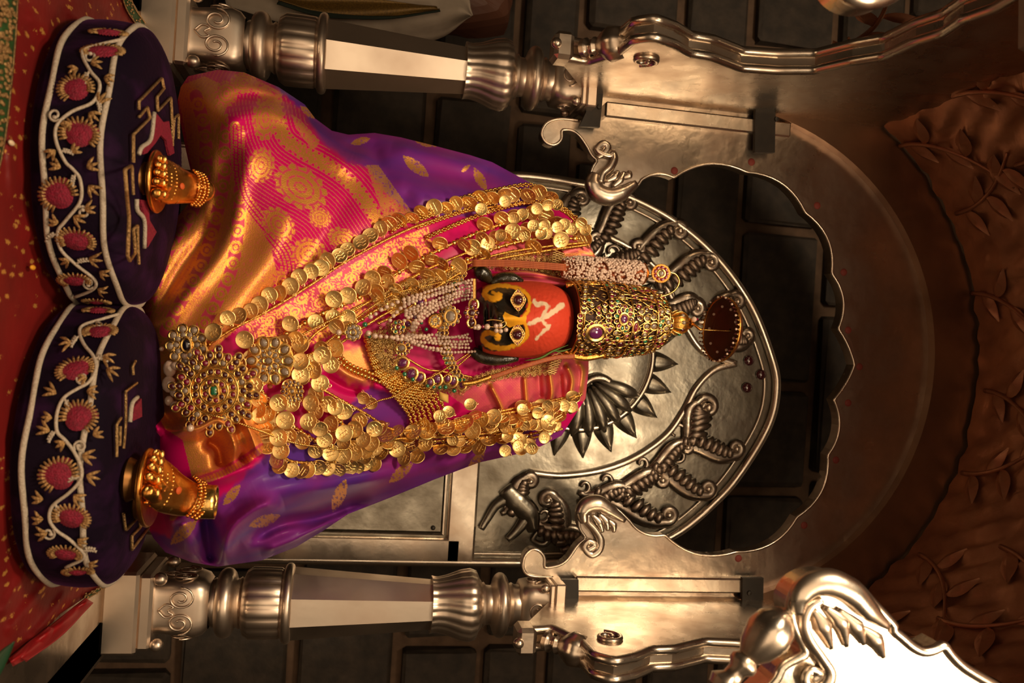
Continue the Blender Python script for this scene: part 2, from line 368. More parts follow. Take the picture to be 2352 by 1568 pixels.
# ogee bands
og = [(1215, 1085), (1290, 1092), (1380, 1080), (1460, 1050), (1530, 1000), (1570, 945), (1600, 890), (1640, 850), (1690, 835)]
ogl = [(1230, 520), (1320, 520), (1420, 555), (1500, 610), (1540, 680), (1580, 760), (1620, 810), (1690, 835)]
for q in (og, ogl): B().tube(spline([Pb(a, b_, .006) for a, b_ in q], 8), .009, 8).build('ogee_band', M['silver'], bp, 180)
def coil(c, start, size, turn, turns=1.15, n=22):     # spiral winding in from a point on its rim
    a0 = atan2(start[2]-c[2], start[0]-c[0]); t = np.linspace(0, 1, n); th = a0+turn*t*2*pi*turns; rad = np.linalg.norm(start-c)*(1-.72*t)
    return np.stack([c[0]+rad*np.cos(th), np.full(n, c[1]), c[2]+rad*np.sin(th)], 1)
def scroll(head, tail, size, turn, w=.0165):
    """acanthus scroll: S-shaped stem with leaf lobes, coiled at both ends"""
    h = Pb(*head, .012); e = Pb(*tail, .008); ax = h-e; L = np.linalg.norm(ax); ax /= L; nn = np.cross(ax, [0, 1, 0])*turn
    s0 = h-ax*size*.15+nn*size*.55; e0 = e
    u_ = np.linspace(0, 1, 20)[:, None]
    st = (1-u_)**3*e0+3*(1-u_)**2*u_*(e0+ax*L*.35-nn*L*.22)+3*(1-u_)*u_**2*(s0-ax*L*.35+nn*size*.7)+u_**3*s0
    hc = coil(h, s0, size, -turn); pts = np.vstack([st, hc[1:]])
    rr = w*np.r_[np.interp(np.linspace(0, 1, 20), [0, .3, .75, 1], [.35, .9, 1.0, .8]), np.linspace(.8, .4, 21)]
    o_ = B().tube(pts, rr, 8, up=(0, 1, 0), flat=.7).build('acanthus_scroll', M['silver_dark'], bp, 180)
    B().ball(h+np.array([0, -.006, 0]), size*.24, 10, 7).build('scroll_eye', M['silver'], o_, 180)
    tc = e0+ax*size*.4+nn*size*.5; tcl = coil(tc, e0, size, turn, .9, 14); B().tube(tcl, np.linspace(.007, .004, 14), 7, up=(0, 1, 0), flat=.7).build('tail_coil', M['silver_dark'], o_, 180)
    side = np.cross(np.gradient(st, axis=0), [0, 1, 0]); side /= np.linalg.norm(side, axis=1)[:, None]+1e-9
    for k in range(3, 19, 2):
        l = size*(.55+.55*sin(pi*k/20)); q = st[k]; dd = -side[k]*turn+ax*.35
        B().tube(np.array([q, q+dd*l*.35+np.array([0, -.008, 0]), q+dd*l*.75+np.array([0, -.005, 0]), q+dd*l]), np.array([.008, .0115, .0105, .004]), 7, flat=.8).build('leaf_lobe', M['silver_dark'], o_, 180)
    return o_
for h, tl, s_, tn in [((1625, 935), (1560, 1020), .05, 1), ((1690, 1030), (1545, 1035), .036, -1), ((1578, 1027), (1470, 1010+70), .03, 1),
        ((1625, 1122), (1470, 1085), .036, -1), ((1520, 1102), (1380, 1120), .036, 1), ((1535, 1182), (1330, 1150), .04, -1), ((1440, 1135), (1330, 1130), .03, 1),
        ((1258, 1148), (1330, 1270), .036, -1), ((1218, 1105), (1150, 1180), .03, 1), ((1340, 1250), (1230, 1190), .034, 1),
        ((1445, 464), (1340, 560), .036, 1), ((1560, 530), (1400, 600), .04, 1), ((1632, 602), (1480, 640), .04, 1), ((1368, 548), (1310, 640), .03, -1),
        ((1465, 566), (1390, 640), .03, -1), ((1600, 708), (1520, 690), .034, 1), ((1692, 692), (1600, 740), .036, 1), ((1715, 770), (1640, 800), .03, -1), ((1335, 455), (1260, 560), .036, 1)]:
    scroll(h, tl, s_, tn)
for a in ((1720, 828), (1748, 860), (1716, 890)): B().ball(Pb(*a, .006), (.014, .01, .014), 12, 8).build('red_stone', M['rubyd'], bp, 180)
# embossed beast in the lower right corner of the round field
bst = B(); 
for q, r_ in (([(1160, 1120), (1185, 1150), (1215, 1180), (1225, 1220)], (.02, .032, .028, .014)), ([(1215, 1180), (1190, 1215), (1165, 1240)], (.018, .013, .009)), ([(1175, 1140), (1140, 1160), (1120, 1190), (1105, 1215)], (.016, .012, .01, .008)), ([(1225, 1210), (1262, 1225), (1250, 1250), (1225, 1240), (1240, 1215)], (.009, .008, .008, .007, .006))):
    pp = spline([Pb(a, b_, .012) for a, b_ in q], 5); bst.tube(pp, np.interp(np.linspace(0, 1, len(pp)), np.linspace(0, 1, len(r_)), r_), 8, flat=.7)
bst.build('embossed_beast', M['silver_plate'], bp, 180)

# ================================================================ canopy
AY = 1.95
cn = thing('silver_canopy', 'silver canopy of scalloped arches and copper vault over the idol', 'canopy', (0, 1.5, 1.99))
def foil(a, b_, k, ctr, n=9):
    a = np.array(a, float); b_ = np.array(b_, float); m = (a+b_)/2; d = b_-a; nrm = np.array([-d[1], d[0]]); nrm /= np.linalg.norm(nrm)
    if nrm@(m-np.array(ctr)) < 0: nrm = -nrm
    t = np.linspace(0, 1, n+1)[:-1]; return [tuple(a+d*x+nrm*np.linalg.norm(d)*k*4*x*(1-x)) for x in t]
L1 = spline([(1331, 278), (1289, 273), (1258, 281), (1244, 304), (1252, 326), (1272, 333), (1289, 321), (1290, 300)], 4).tolist() + spline([(1292, 298), (1310, 299), (1328, 309), (1347, 335), (1359, 357), (1370, 366)], 3).tolist() + spline([(1371, 370), (1361, 385), (1354, 413), (1361, 441), (1381, 461), (1412, 464), (1443, 447), (1468, 422)], 4).tolist()
cusps = [(1473, 413), (1548, 408), (1715, 395), (1849, 488), (1910, 628), (1925, 755), (1962, 838), (1915, 918), (1901, 1045), (1830, 1187), (1690, 1267), (1526, 1228), (1448, 1200)]
mid = []
for i, (a, b_) in enumerate(zip(cusps[:-1], cusps[1:])):
    mid += foil(a, b_, .05 if i in (5, 6) else .15, (1600, 820))
R1 = spline([(1446, 1196), (1419, 1170), (1389, 1149), (1365, 1144), (1341, 1157), (1329, 1181), (1332, 1213), (1345, 1233)], 4).tolist() + spline([(1343, 1238), (1326, 1252), (1305, 1282), (1284, 1297), (1252, 1304)], 3).tolist() + spline([(1250, 1300), (1250, 1279), (1237, 1264), (1219, 1262), (1204, 1279), (1202, 1306), (1219, 1322), (1270, 1325)], 4).tolist()
edge = np.array([P(a, b_, AY) for a, b_ in L1+mid+R1])
ZC, RO = 2.32, .592
ea = radians(17)
arcO = np.array([(RO*cos(t), AY, ZC+RO*sin(t)) for t in np.linspace(ea, pi-ea, 40)])
pr = P(1329, 1331, AY); plft = P(1352, 268, AY)
outer = [tuple(pr), (.585, AY, pr[2]), (.585, AY, ZC+RO*sin(ea))] + [tuple(q) for q in arcO] + [(-.585, AY, ZC+RO*sin(ea)), (-.585, AY, plft[2]), tuple(plft)]
poly = np.vstack([edge, np.array(outer)])
ba = B().prism(poly, (0, .035, 0)).build('back_arch', M['arch_plate'], cn, None)
B().tube(resample(edge+np.array([0, -.001, 0]), .006), .0036, 6).build('arch_edge_bead', M['silver'], ba, 180)
for sx in (-1, 1):
    B().box((sx*.545, AY-.008, 2.26), (.018, .012, .23), bev=.004).build('edge_moulding', M['silver'], cn, None)
def swan(pts, nm, Y, rads, d=.012):
    pp = spline([P(a, b_, Y-d) for a, b_ in pts], 6); rr = np.interp(np.linspace(0, 1, len(pp)), np.linspace(0, 1, len(rads)), rads)
    return B().tube(pp, rr, 10, flat=.7).build(nm, M['silver'], ba, 180)
swan([(1372, 362), (1386, 352), (1396, 338), (1386, 330), (1373, 342), (1384, 352), (1400, 356), (1408, 350), (1412, 365), (1402, 385), (1386, 400), (1380, 420)], 'peacock_neck_scroll', AY, [.005, .008, .009, .009, .009, .008, .008, .009, .011, .012, .012, .013])
swan([(1368, 398), (1362, 420), (1372, 442), (1400, 452), (1432, 442), (1462, 420)], 'peacock_breast', AY, [.012, .02, .022, .022, .018, .008])
for q in ([(1392, 416), (1412, 405), (1420, 392)], [(1408, 428), (1424, 412), (1434, 394)], [(1430, 408), (1444, 402), (1446, 392)]): swan(q, 'peacock_feather', AY, [.004, .010, .004])
swan([(1350, 1262), (1366, 1252), (1352, 1244), (1344, 1258), (1358, 1272), (1374, 1262), (1378, 1240), (1366, 1218), (1350, 1200), (1348, 1182)], 'peacock_neck_scroll', AY, [.007, .008, .008, .009, .010, .011, .011, .01, .009, .009])
swan([(1342, 1200), (1338, 1176), (1350, 1160), (1375, 1156), (1400, 1170), (1436, 1196)], 'peacock_breast', AY, [.01, .018, .02, .02, .016, .006])
for q in ([(1360, 1182), (1376, 1200), (1384, 1222)], [(1376, 1180), (1392, 1198), (1396, 1218)], [(1396, 1194), (1408, 1206), (1410, 1222)]): swan(q, 'peacock_feather', AY, [.004, .010, .004])
for a in [(1549, 392), (1726, 372), (1877, 472), (1938, 625), (1948, 758), (1974, 842), (1948, 925), (1920, 1056), (1847, 1206), (1696, 1282)]:
    B().lathe([(0, .009), (.002, .008), (.003, .004), (.003, 0)], P(*a, AY), (0, -1, 0), n=14).build('vermilion_dot', mat('vermilion', (.22, .035, .025), 0, .7) if 'verm' not in M else M['verm'], ba, 60)
    M['verm'] = bpy.data.materials['vermilion']
# iron straps
for q in ([(1352, 150), (1410, 161), (1388, 186), (1378, 292), (1331, 290), (1346, 258)], [(1736, 216), (1784, 184), (1832, 186), (1782, 222), (1780, 350), (1734, 350)], [(1290, 1331), (1329, 1331), (1329, 1440), (1340, 1460), (1290, 1458)], [(1706, 1327), (1754, 1327), (1752, 1440), (1704, 1440)]):
    o_ = B().prism(np.array([P(a, b_, AY-.03) for a, b_ in q]), (0, .012, 0)).build('iron_strap', M['iron'], cn, None)
    c_ = np.mean(q, 0); 
    for k in (-14, 14): B().lathe([(0, .006), (.004, .005), (.005, 0)], P(c_[0]+k*.6, c_[1]+k*1.6, AY-.03), (0, -1, 0), n=10).build('strap_screw', M['iron'], o_, 60)
# rib between arch and vault
def ring(r0, r1, y0, y1, n=60, a0=6):
    tt = np.linspace(radians(a0), pi-radians(a0), n); g = []
    for rr, yy in ((r0, y0), (r1, y0), (r1, y1), (r0, y1)): g.append(np.stack([rr*np.cos(tt), np.full(n, yy), ZC+rr*np.sin(tt)], 1))
    bb = B(); bb.grid(np.array(g), cu=True); return bb
ring(.585, .725, 1.925, 1.975).build('arch_rib', M['band'], cn, 40)
# copper vault, embossed with leaf sprays
tt = np.linspace(radians(25), pi-radians(25), 90); yy = np.linspace(1.915, .78, 60); RV = .70
A_, Y_ = np.meshgrid(tt, yy, indexing='ij')
hb = .006*np.sin(A_*31+4*np.sin(Y_*19))*np.sin(Y_*43+3*np.sin(A_*13))+.004*np.sin(A_*70+Y_*55)
g = np.stack([(RV+hb)*np.cos(A_), Y_, ZC+(RV+hb)*np.sin(A_)], -1)
vault = B().grid(g).build('copper_vault', M['copper'], cn, 180)
B().grid(np.stack([.73*np.cos(A_[::3, ::6]), Y_[::3, ::6], ZC+.73*np.sin(A_[::3, ::6])], -1)).build('vault_shell', M['band'], cn, 180)
def onv(a, y, h=0.): return np.array([(RV-.006-h)*cos(a), y, ZC+(RV-.006-h)*sin(a)])
def vleaf(a, y, da, dy, wd):                           # embossed leaf lying on the vault
    dl = hypot(da*RV, dy); g = []
    for u_ in np.linspace(0, 1, 8):
        w_ = wd*sin(pi*u_**.8)+.0006; row = []
        for v_ in (-1, -.6, 0, .6, 1):
            aa = a+da*u_-dy/dl*w_*v_/RV; yy_ = y+dy*u_+da*RV/dl*w_*v_; row.append(onv(aa, yy_, .001+.007*(1-abs(v_))*sin(pi*u_)+(.003 if v_ == 0 else 0)))
        g.append(row)
    return B().grid(np.array(g))
for k in range(26):
    a = radians(12+156*(k+.5)/26)+random.uniform(-.02, .02); y0 = (1.88, 1.66, 1.46)[k % 3]+random.uniform(-.03, .03)
    bend = random.choice((-1, 1))*random.uniform(.12, .26)
    st = np.array([onv(a+bend*u_*u_, y0-.24*u_, .003) for u_ in np.linspace(0, 1, 14)])
    s_ = B().tube(st, np.linspace(.006, .003, 14), 6).build('stem_relief', M['copper'], vault, 180)
    for i in range(5):
        u_ = .12+.18*i; a1 = a+bend*u_*u_; y1 = y0-.24*u_; sg = 1 if i % 2 else -1
        vleaf(a1, y1, sg*.10, -.045, .020).build('leaf_relief', M['copper'], s_, 60)
# side arches
sp_ = [(1283, 137), (1350, 150), (1420, 128), (1455, 100), (1500, 94), (1545, 110), (1580, 130), (1630, 138), (1700, 164), (1784, 170), (1870, 170), (1956, 150), (2030, 138), (2102, 105), (2165, 86), (2211, 55), (2285, 30), (2330, 4), (2400, -30), (2460, -80)]
ins = np.array([PX(a, b_, -.575) for a, b_ in sp_]); 
for sx, nm in ((-1, 'left'), (1, 'right')):
    e_ = ins.copy(); e_[:, 0] = sx*.575
    sm = []
    for i, (a, b_) in enumerate(zip(e_[:-1], e_[1:])): sm += [a+(b_-a)*t for t in (0, .5)]
    sm.append(e_[-1]); sm = np.array(sm)
    top = np.array([(sx*.575, e_[-1][1], 2.78), (sx*.575, 1.955, 2.78), (sx*.575, 1.955, 1.995)])
    sa = B().prism(np.vstack([e_, top]), (sx*.05, 0, 0)).build('side_arch', M['silver'], cn, None)
    for off, r_ in ((.008, .010), (.042, .010)):
        B().tube(resample(sm+np.array([sx*off, 0, 0]), .012), r_, 8).build('side_arch_bead', M['silver'], sa, 180)
    b0 = PX(1338, 112, -.6); b1 = PX(1448, 94, -.6); b0[0] = b1[0] = sx*.60; ax = b1-b0; L = np.linalg.norm(ax)
    ob = B().lathe([(0, .016*1.1), (L*.1, .02), (L*.14, .013), (L*.22, .013), (L*.28, .019), (L*.34, .014), (L*.45, .024), (L*.62, .034), (L*.8, .030), (L*.93, .014), (L, .001)], b0, ax, n=48, rf=lambda a, h: 1+.05*np.abs(np.cos(a*4))).build('bud_finial', M['silver'], cn, 60)
    q0 = PX(1290, 112, -.6); q0[0] = sx*.60
    B().box(q0, (.028, .03, .02), bev=.008).build('finial_block', M['silver'], cn, None)
    B().ball(q0+np.array([0, -.03, -.018]), .011, 10, 8).build('corner_ball', M['silver'], cn, 180)
    t = np.linspace(0, 1, 36); th = t*2*pi*1.4; c_ = PX(1480, 135, -.575); c_[0] = sx*.572; rad = .03*(1-.75*t)
    B().tube(np.stack([np.full(36, c_[0]), c_[1]+rad*np.cos(th), c_[2]+rad*np.sin(th)], 1), .005, 8).build('side_scroll', M['silver'], sa, 180)
# front bracket, close to the lens
FY = 1.02
fb = spline([(1700, 1640), (1776, 1568), (1797, 1530), (1834, 1509), (1850, 1500), (1840, 1472), (1820, 1430), (1816, 1385), (1834, 1350), (1864, 1329), (1900, 1321), (1934, 1327), (1967, 1345), (2003, 1385), (2052, 1436)], 4).tolist() + spline([(2050, 1448), (2066, 1460), (2094, 1484), (2118, 1496), (2142, 1493), (2167, 1480)], 3).tolist() + spline([(2170, 1484), (2184, 1504), (2216, 1534), (2276, 1570), (2340, 1610)], 3).tolist() + [(2460, 1660), (2460, 1820), (1700, 1820)]
fpoly = np.array([P(a, b_, FY) for a, b_ in fb])
def front(mirror):
    f_ = (lambda q: q) if not mirror else (lambda q: np.stack([-.186-np.asarray(q).reshape(-1, 3)[:, 0], np.asarray(q).reshape(-1, 3)[:, 1], np.asarray(q).reshape(-1, 3)[:, 2]], 1))
    fo = B().prism(f_(fpoly), (0, .045, 0)).build('front_arch_bracket', M['silver'], cn, None)
    n_ = len(fpoly)-3
    B().tube(resample(f_(fpoly[:n_]), .006), .007, 8).build('bracket_edge_bead', M['silver'], fo, 180)
    def sw(pts, nm, rads, d=.008):
        pp = f_(spline([P(a, b_, FY-d) for a, b_ in pts], 6)); B().tube(pp, np.interp(np.linspace(0, 1, len(pp)), np.linspace(0, 1, len(rads)), rads), 10, flat=.7).build(nm, M['silver'], fo, 180)
    sw([(1832, 1410), (1836, 1370), (1866, 1342), (1910, 1338), (1960, 1362), (2000, 1405), (2040, 1438)], 'peacock_breast', [.008, .014, .016, .018, .018, .014, .005])
    sw([(1868, 1562), (1880, 1548), (1862, 1540), (1852, 1560), (1868, 1582), (1894, 1574), (1904, 1545), (1884, 1510), (1856, 1468), (1846, 1430), (1858, 1394), (1888, 1376)], 'peacock_neck_scroll', [.005, .007, .007, .008, .009, .009, .009, .008, .008, .007, .007, .005])
    for q in ([(1868, 1400), (1890, 1440), (1910, 1490)], [(1895, 1395), (1930, 1430), (1945, 1485)], [(1925, 1400), (1965, 1440), (1985, 1480)], [(1975, 1440), (2010, 1470), (2030, 1510)]): sw(q, 'peacock_feather', [.004, .012, .003], .004)
    b0 = f_(P(1655, 1585, FY)).reshape(3); b1 = f_(P(1812, 1398, FY)).reshape(3); ax = b1-b0; L = np.linalg.norm(ax)
    B().lathe([(0, .018), (L*.08, .022), (L*.16, .012), (L*.25, .012), (L*.3, .018), (L*.35, .018), (L*.4, .013), (L*.5, .022), (L*.68, .029), (L*.82, .026), (L*.94, .013), (L, .001)], b0, ax, n=48, rf=lambda a, h: 1+.06*np.abs(np.cos(a*3))).build('bud_finial', M['silver'], cn, 60)
front(False); front(True)
# front arch: the same scalloped plate as the back one, at the near end of the vault
fe = np.array([P(a, b_, AY) for a, b_ in mid]); fe = fe[(fe[:, 2] > 2.36)]; fe[:, 1] = FY
fo_ = np.array([(.69*cos(t), FY, ZC+.69*sin(t)) for t in np.linspace(radians(3), pi-radians(3), 40)])
if fe[0][0] < fe[-1][0]: fe = fe[::-1]
B().prism(np.vstack([fe, fo_[::-1]]), (0, .04, 0)).build('front_arch', M['arch_plate'], cn, None)
# ================================================================ height-field sheets (draped cloth, carved face)
def foot(x, y, pts):
    pts = np.asarray(pts, float); best = np.full(x.shape, 1e9); fx = x.copy(); fy = y.copy()
    for a, b_ in zip(pts, np.roll(pts, -1, 0)):
        d = b_-a; t = np.clip(((x-a[0])*d[0]+(y-a[1])*d[1])/(d@d+1e-12), 0, 1); qx, qy = a[0]+t*d[0], a[1]+t*d[1]
        q = np.hypot(x-qx, y-qy); m = q < best; best = np.where(m, q, best); fx = np.where(m, qx, fx); fy = np.where(m, qy, fy)
    return best, fx, fy
def hfield(name, poly, step, yf, mat_, parent=None, attrs=None, skirt=.05, smooth=180, kind=None):
    poly = np.asarray(poly, float); lo = poly.min(0)-step*2; hi = poly.max(0)+step*2
    gx = np.arange(lo[0], hi[0], step); gy = np.arange(lo[1], hi[1], step); X, Y = np.meshgrid(gx, gy, indexing='ij')
    n, m = X.shape; X = X.ravel(); Y = Y.ravel(); d, fx, fy = foot(X, Y, poly); ins = inside(X, Y, poly)
    keep = ins | (d < step*1.45); snap = keep & ~ins; X[snap] = fx[snap]; Y[snap] = fy[snap]
    I = np.arange(n*m).reshape(n, m); Q = np.stack([I[:-1, :-1], I[:-1, 1:], I[1:, 1:], I[1:, :-1]], -1).reshape(-1, 4)
    Q = Q[keep[Q].all(1) & (ins[Q].sum(1) >= 1)]
    used = np.unique(Q); mp = np.full(n*m, -1); mp[used] = np.arange(len(used)); Q = mp[Q]; X = X[used]; Y = Y[used]
    sd = np.where(ins[used], d[used], 0.); dep = yf(X, Y, sd); V = PN(X, Y, dep)
    E = np.concatenate([Q[:, [0, 1]], Q[:, [1, 2]], Q[:, [2, 3]], Q[:, [3, 0]]]); key = np.sort(E, 1); _, inv, cnt = np.unique(key[:, 0]*10**7+key[:, 1], return_inverse=True, return_counts=True)
    be = E[cnt[inv] == 1]; bv = np.unique(be); nb = np.full(len(V), -1); nb[bv] = len(V)+np.arange(len(bv))
    V2 = V[bv]+np.array([0, skirt, 0]); V = np.vstack([V, V2]); SK = np.stack([be[:, 1], be[:, 0], nb[be[:, 0]], nb[be[:, 1]]], 1)
    Q = np.vstack([Q, SK]); c = (V.min(0)+V.max(0))/2
    me = bpy.data.meshes.new(name); me.vertices.add(len(V)); me.vertices.foreach_set('co', (V-c).astype(np.float32).ravel())
    me.loops.add(Q.size); me.loops.foreach_set('vertex_index', Q.astype(np.int32).ravel())
    me.polygons.add(len(Q)); me.polygons.foreach_set('loop_start', np.arange(0, Q.size, 4, dtype=np.int32)); me.update(); me.validate()
    if attrs:
        for k, v in attrs(X, Y, sd).items():
            at = me.attributes.new(k, 'FLOAT', 'POINT'); at.data.foreach_set('value', np.r_[v, v[bv]].astype(np.float32))
    return link(name, me, mat_, parent, Matrix.Translation(Vector(c)), smooth, kind)
def ridges(X, Y, lst):
    h = np.zeros(X.shape)
    for pts, amp, wd in lst:
        pp = spline(pts, 5); d, s = polydist(X, Y, pp); L = np.sum(np.hypot(*np.diff(pp, axis=0).T))
        h += amp*np.exp(-(d/wd)**2)*sstep(0, L*.2, s+wd*.3)*sstep(0, L*.2, L-s+wd*.3)
    return h
def vnoise(X, Y, s, seed=0):
    r = np.random.default_rng(seed).random((64, 64)); x = X/s; y = Y/s; i = np.floor(x).astype(int); j = np.floor(y).astype(int); u = x-i; v = y-j; u = u*u*(3-2*u); v = v*v*(3-2*v)
    f = lambda a, b_: r[a % 64, b_ % 64]
    return (f(i, j)*(1-u)+f(i+1, j)*u)*(1-v)+(f(i, j+1)*(1-u)+f(i+1, j+1)*u)*v
def lens(X, Y, a, b_, w=.34):
    a = np.array(a, float); b_ = np.array(b_, float); d = b_-a; L = hypot(*d); d /= L
    s = ((X-a[0])*d[0]+(Y-a[1])*d[1])/L; q = -(X-a[0])*d[1]+(Y-a[1])*d[0]
    return ((s > 0) & (s < 1) & (np.abs(q) < L*w*.5*np.sin(pi*np.clip(s, 0, 1))**.8)).astype(float)

# ---------------------------------------------------------------- silk with woven gold
def silk(name, noise=True):
    m = bpy.data.materials.new(name); m.use_nodes = True; nt = m.node_tree; b = nt.nodes['Principled BSDF']; N = nt.nodes.new; L = nt.links.new
    at = lambda k: (lambda n: (setattr(n, 'attribute_name', k), n.outputs['Fac'])[1])(N('ShaderNodeAttribute'))
    def mix(f, a, c):
        n = N('ShaderNodeMix'); n.data_type = 'RGBA'
        for i, v in ((6, a), (7, c)):
            if isinstance(v, tuple): n.inputs[i].default_value = (*v, 1)
            else: L(v, n.inputs[i])
        L(f, n.inputs[0]) if not isinstance(f, float) else setattr(n.inputs[0], 'default_value', f); return n.outputs[2]
    tc = N('ShaderNodeTexCoord'); mp = N('ShaderNodeMapping'); mp.inputs['Scale'].default_value = (1, 1, .35); mp.inputs['Rotation'].default_value = (0, .5, 0); L(tc.outputs['Object'], mp.inputs[0])
    nz = N('ShaderNodeTexNoise'); nz.inputs['Scale'].default_value = 9; nz.inputs['Detail'].default_value = 3; L(mp.outputs[0], nz.inputs['Vector'])
    mr = N('ShaderNodeMapRange'); mr.inputs[1].default_value = .33; mr.inputs[2].default_value = .72; L(nz.outputs['Fac'], mr.inputs[0])
    purp = mix(mr.outputs[0], (.10, .028, .29), (.31, .022, .20))  # magenta highlights of the purple silk, mixed into its colour by noise
    base = mix(at('hue'), (.56, .005, .125), purp)
    g = at('gold'); col = mix(g, base, (.93, .43, .075))
    L(col, b.inputs['Base Color']); 
    mm = N('ShaderNodeMath'); mm.operation = 'MULTIPLY'; mm.inputs[1].default_value = .82; L(g, mm.inputs[0]); L(mm.outputs[0], b.inputs['Metallic'])
    mrg = N('ShaderNodeMapRange'); mrg.inputs[3].default_value = .36; mrg.inputs[4].default_value = .5; L(g, mrg.inputs[0]); L(mrg.outputs[0], b.inputs['Roughness']); b.inputs['Specular IOR Level'].default_value = .16
    b.inputs['Sheen Weight'].default_value = .10; b.inputs['Sheen Roughness'].default_value = .4; L(mix(.35, base, (.5, .3, .8)), b.inputs['Sheen Tint'])
    n2 = N('ShaderNodeTexNoise'); n2.inputs['Scale'].default_value = 420; n2.inputs['Detail'].default_value = 2; L(tc.outputs['Object'], n2.inputs['Vector'])
    bp_ = N('ShaderNodeBump'); bp_.inputs['Distance'].default_value = .0012; L(n2.outputs['Fac'], bp_.inputs['Height'])
    m3 = N('ShaderNodeMath'); m3.operation = 'MULTIPLY_ADD'; m3.inputs[1].default_value = .5; m3.inputs[2].default_value = .05; L(g, m3.inputs[0]); L(m3.outputs[0], bp_.inputs['Strength']); L(bp_.outputs[0], b.inputs['Normal'])
    return m
M['silk'] = silk('shot_silk')

idol = thing('deity_idol', 'black stone goddess idol with vermilion forehead, draped in a magenta and purple gold-woven sari', 'idol', (-.02, 1.72, PZ))
SIL = [(415, 200), (432, 175), (500, 160), (560, 166), (640, 200), (700, 240), (724, 272), (762, 300), (800, 309), (860, 305), (920, 315), (1000, 335), (1080, 356), (1130, 372), (1200, 410), (1232, 428), (1262, 462), (1300, 482), (1345, 515), (1356, 555), (1358, 590), (1372, 640), (1352, 700), (1352, 800), (1352, 850), (1345, 915), (1290, 1000), (1240, 1026), (1200, 1040), (1100, 1062), (1000, 1100), (900, 1141), (800, 1180), (740, 1220), (680, 1256), (600, 1287), (500, 1301), (440, 1291), (380, 1268), (352, 1235), (330, 1190), (300, 1100), (290, 960), (285, 860), (292, 760), (298, 700), (310, 640), (335, 575), (380, 530), (432, 468), (440, 400), (428, 350), (414, 280), (408, 230)]
YC = ([280, 600, 800, 1000, 1090, 1200, 1360], [1.515, 1.56, 1.60, 1.65, 1.70, 1.74, 1.77])
RID = [([(480, 310), (560, 268), (640, 255), (720, 300), (790, 372), (850, 385)], .022, 26), ([(500, 250), (570, 222), (660, 240), (740, 290)], -.022, 16), ([(500, 190), (580, 195), (660, 222)], .012, 20),
       ([(310, 720), (360, 600), (430, 515), (470, 410), (470, 320)], .030, 34), ([(350, 740), (410, 630), (480, 530), (510, 420)], -.012, 20), ([(340, 800), (420, 690), (520, 560), (560, 400), (600, 300)], .014, 24), ([(430, 800), (560, 680), (640, 560), (680, 440)], .010, 36), ([(560, 720), (700, 600), (780, 480), (830, 430)], -.008, 30),
       ([(430, 470), (400, 540), (350, 590)], .02, 20), ([(880, 420), (960, 440), (1060, 450), (1150, 440)], .012, 30), ([(820, 330), (900, 370), (1000, 400), (1120, 420)], -.012, 30), ([(780, 330), (850, 345), (880, 400), (960, 470)], -.014, 22), ([(900, 330), (1000, 355), (1120, 395)], .01, 22),
       ([(380, 985), (450, 985), (500, 965), (540, 1000), (550, 1060)], .026, 15), ([(470, 1010), (500, 1030), (510, 1075)], -.022, 14), ([(540, 930), (572, 985), (596, 1050)], .022, 13), ([(520, 950), (545, 1010), (560, 1070)], -.018, 10), ([(330, 900), (345, 960), (370, 1000)], .02, 14), ([(360, 870), (380, 950), (420, 985)], -.018, 12),
       ([(430, 1110), (500, 1100), (600, 1060)], .012, 14), ([(380, 1200), (430, 1180), (450, 1130)], .026, 18), ([(470, 1170), (478, 1230), (485, 1300)], -.045, 17), ([(420, 1200), (430, 1250), (440, 1290)], .02, 22), ([(505, 1300), (530, 1220), (580, 1175), (650, 1150)], .026, 18), ([(560, 1250), (640, 1205), (740, 1185), (860, 1150)], -.030, 16), ([(600, 1275), (700, 1235), (780, 1190)], .018, 14), ([(540, 1170), (640, 1130), (800, 1110), (960, 1080)], .016, 30), ([(700, 1080), (850, 1060), (1000, 1050)], -.012, 22), ([(1000, 1085), (1100, 1045), (1200, 1030)], .012, 16),
       ([(1125, 880), (1150, 930), (1160, 960)], .014, 7), ([(1205, 860), (1210, 930)], .010, 6), ([(1262, 850), (1268, 900), (1262, 930)], .014, 7), ([(1300, 835), (1315, 870), (1310, 910)], .016, 8), ([(1325, 830), (1340, 850), (1335, 900)], .012, 7), ([(1235, 850), (1240, 920)], -.012, 9), ([(1285, 850), (1290, 920)], -.014, 7),
       ([(1300, 560), (1330, 570), (1350, 600)], .012, 7), ([(1280, 600), (1320, 620), (1365, 640)], .014, 8), ([(1130, 640), (1200, 630), (1300, 640)], .012, 9), ([(1130, 625), (1220, 612), (1300, 620)], -.012, 8), ([(760, 830), (800, 860), (850, 880)], .012, 12), ([(740, 860), (790, 890), (830, 900)], -.012, 9), ([(850, 880), (900, 900), (930, 930)], .012, 12)]
def _blur(G, r_):
    for ax in (0, 1):
        for _ in range(2):
            k = 2*r_+1; Gp = np.pad(G, [(r_+1, r_) if a == ax else (0, 0) for a in (0, 1)], 'edge'); C_ = np.cumsum(Gp, axis=ax)
            G = (np.take(C_, range(k, C_.shape[ax]), ax)-np.take(C_, range(0, C_.shape[ax]-k), ax))/k
    return G
_hx = np.arange(200, 1460, 6.); _hy = np.arange(80, 1400, 6.); _HX, _HY = np.meshgrid(_hx, _hy, indexing='ij'); _s = np.maximum(sdf(_HX.ravel(), _HY.ravel(), SIL), 0).reshape(_HX.shape)
_W = np.interp(_HX, [280, 450, 1000, 1300], [90, 250, 330, 200]); _t = np.clip(_s/_W, 0, 1)
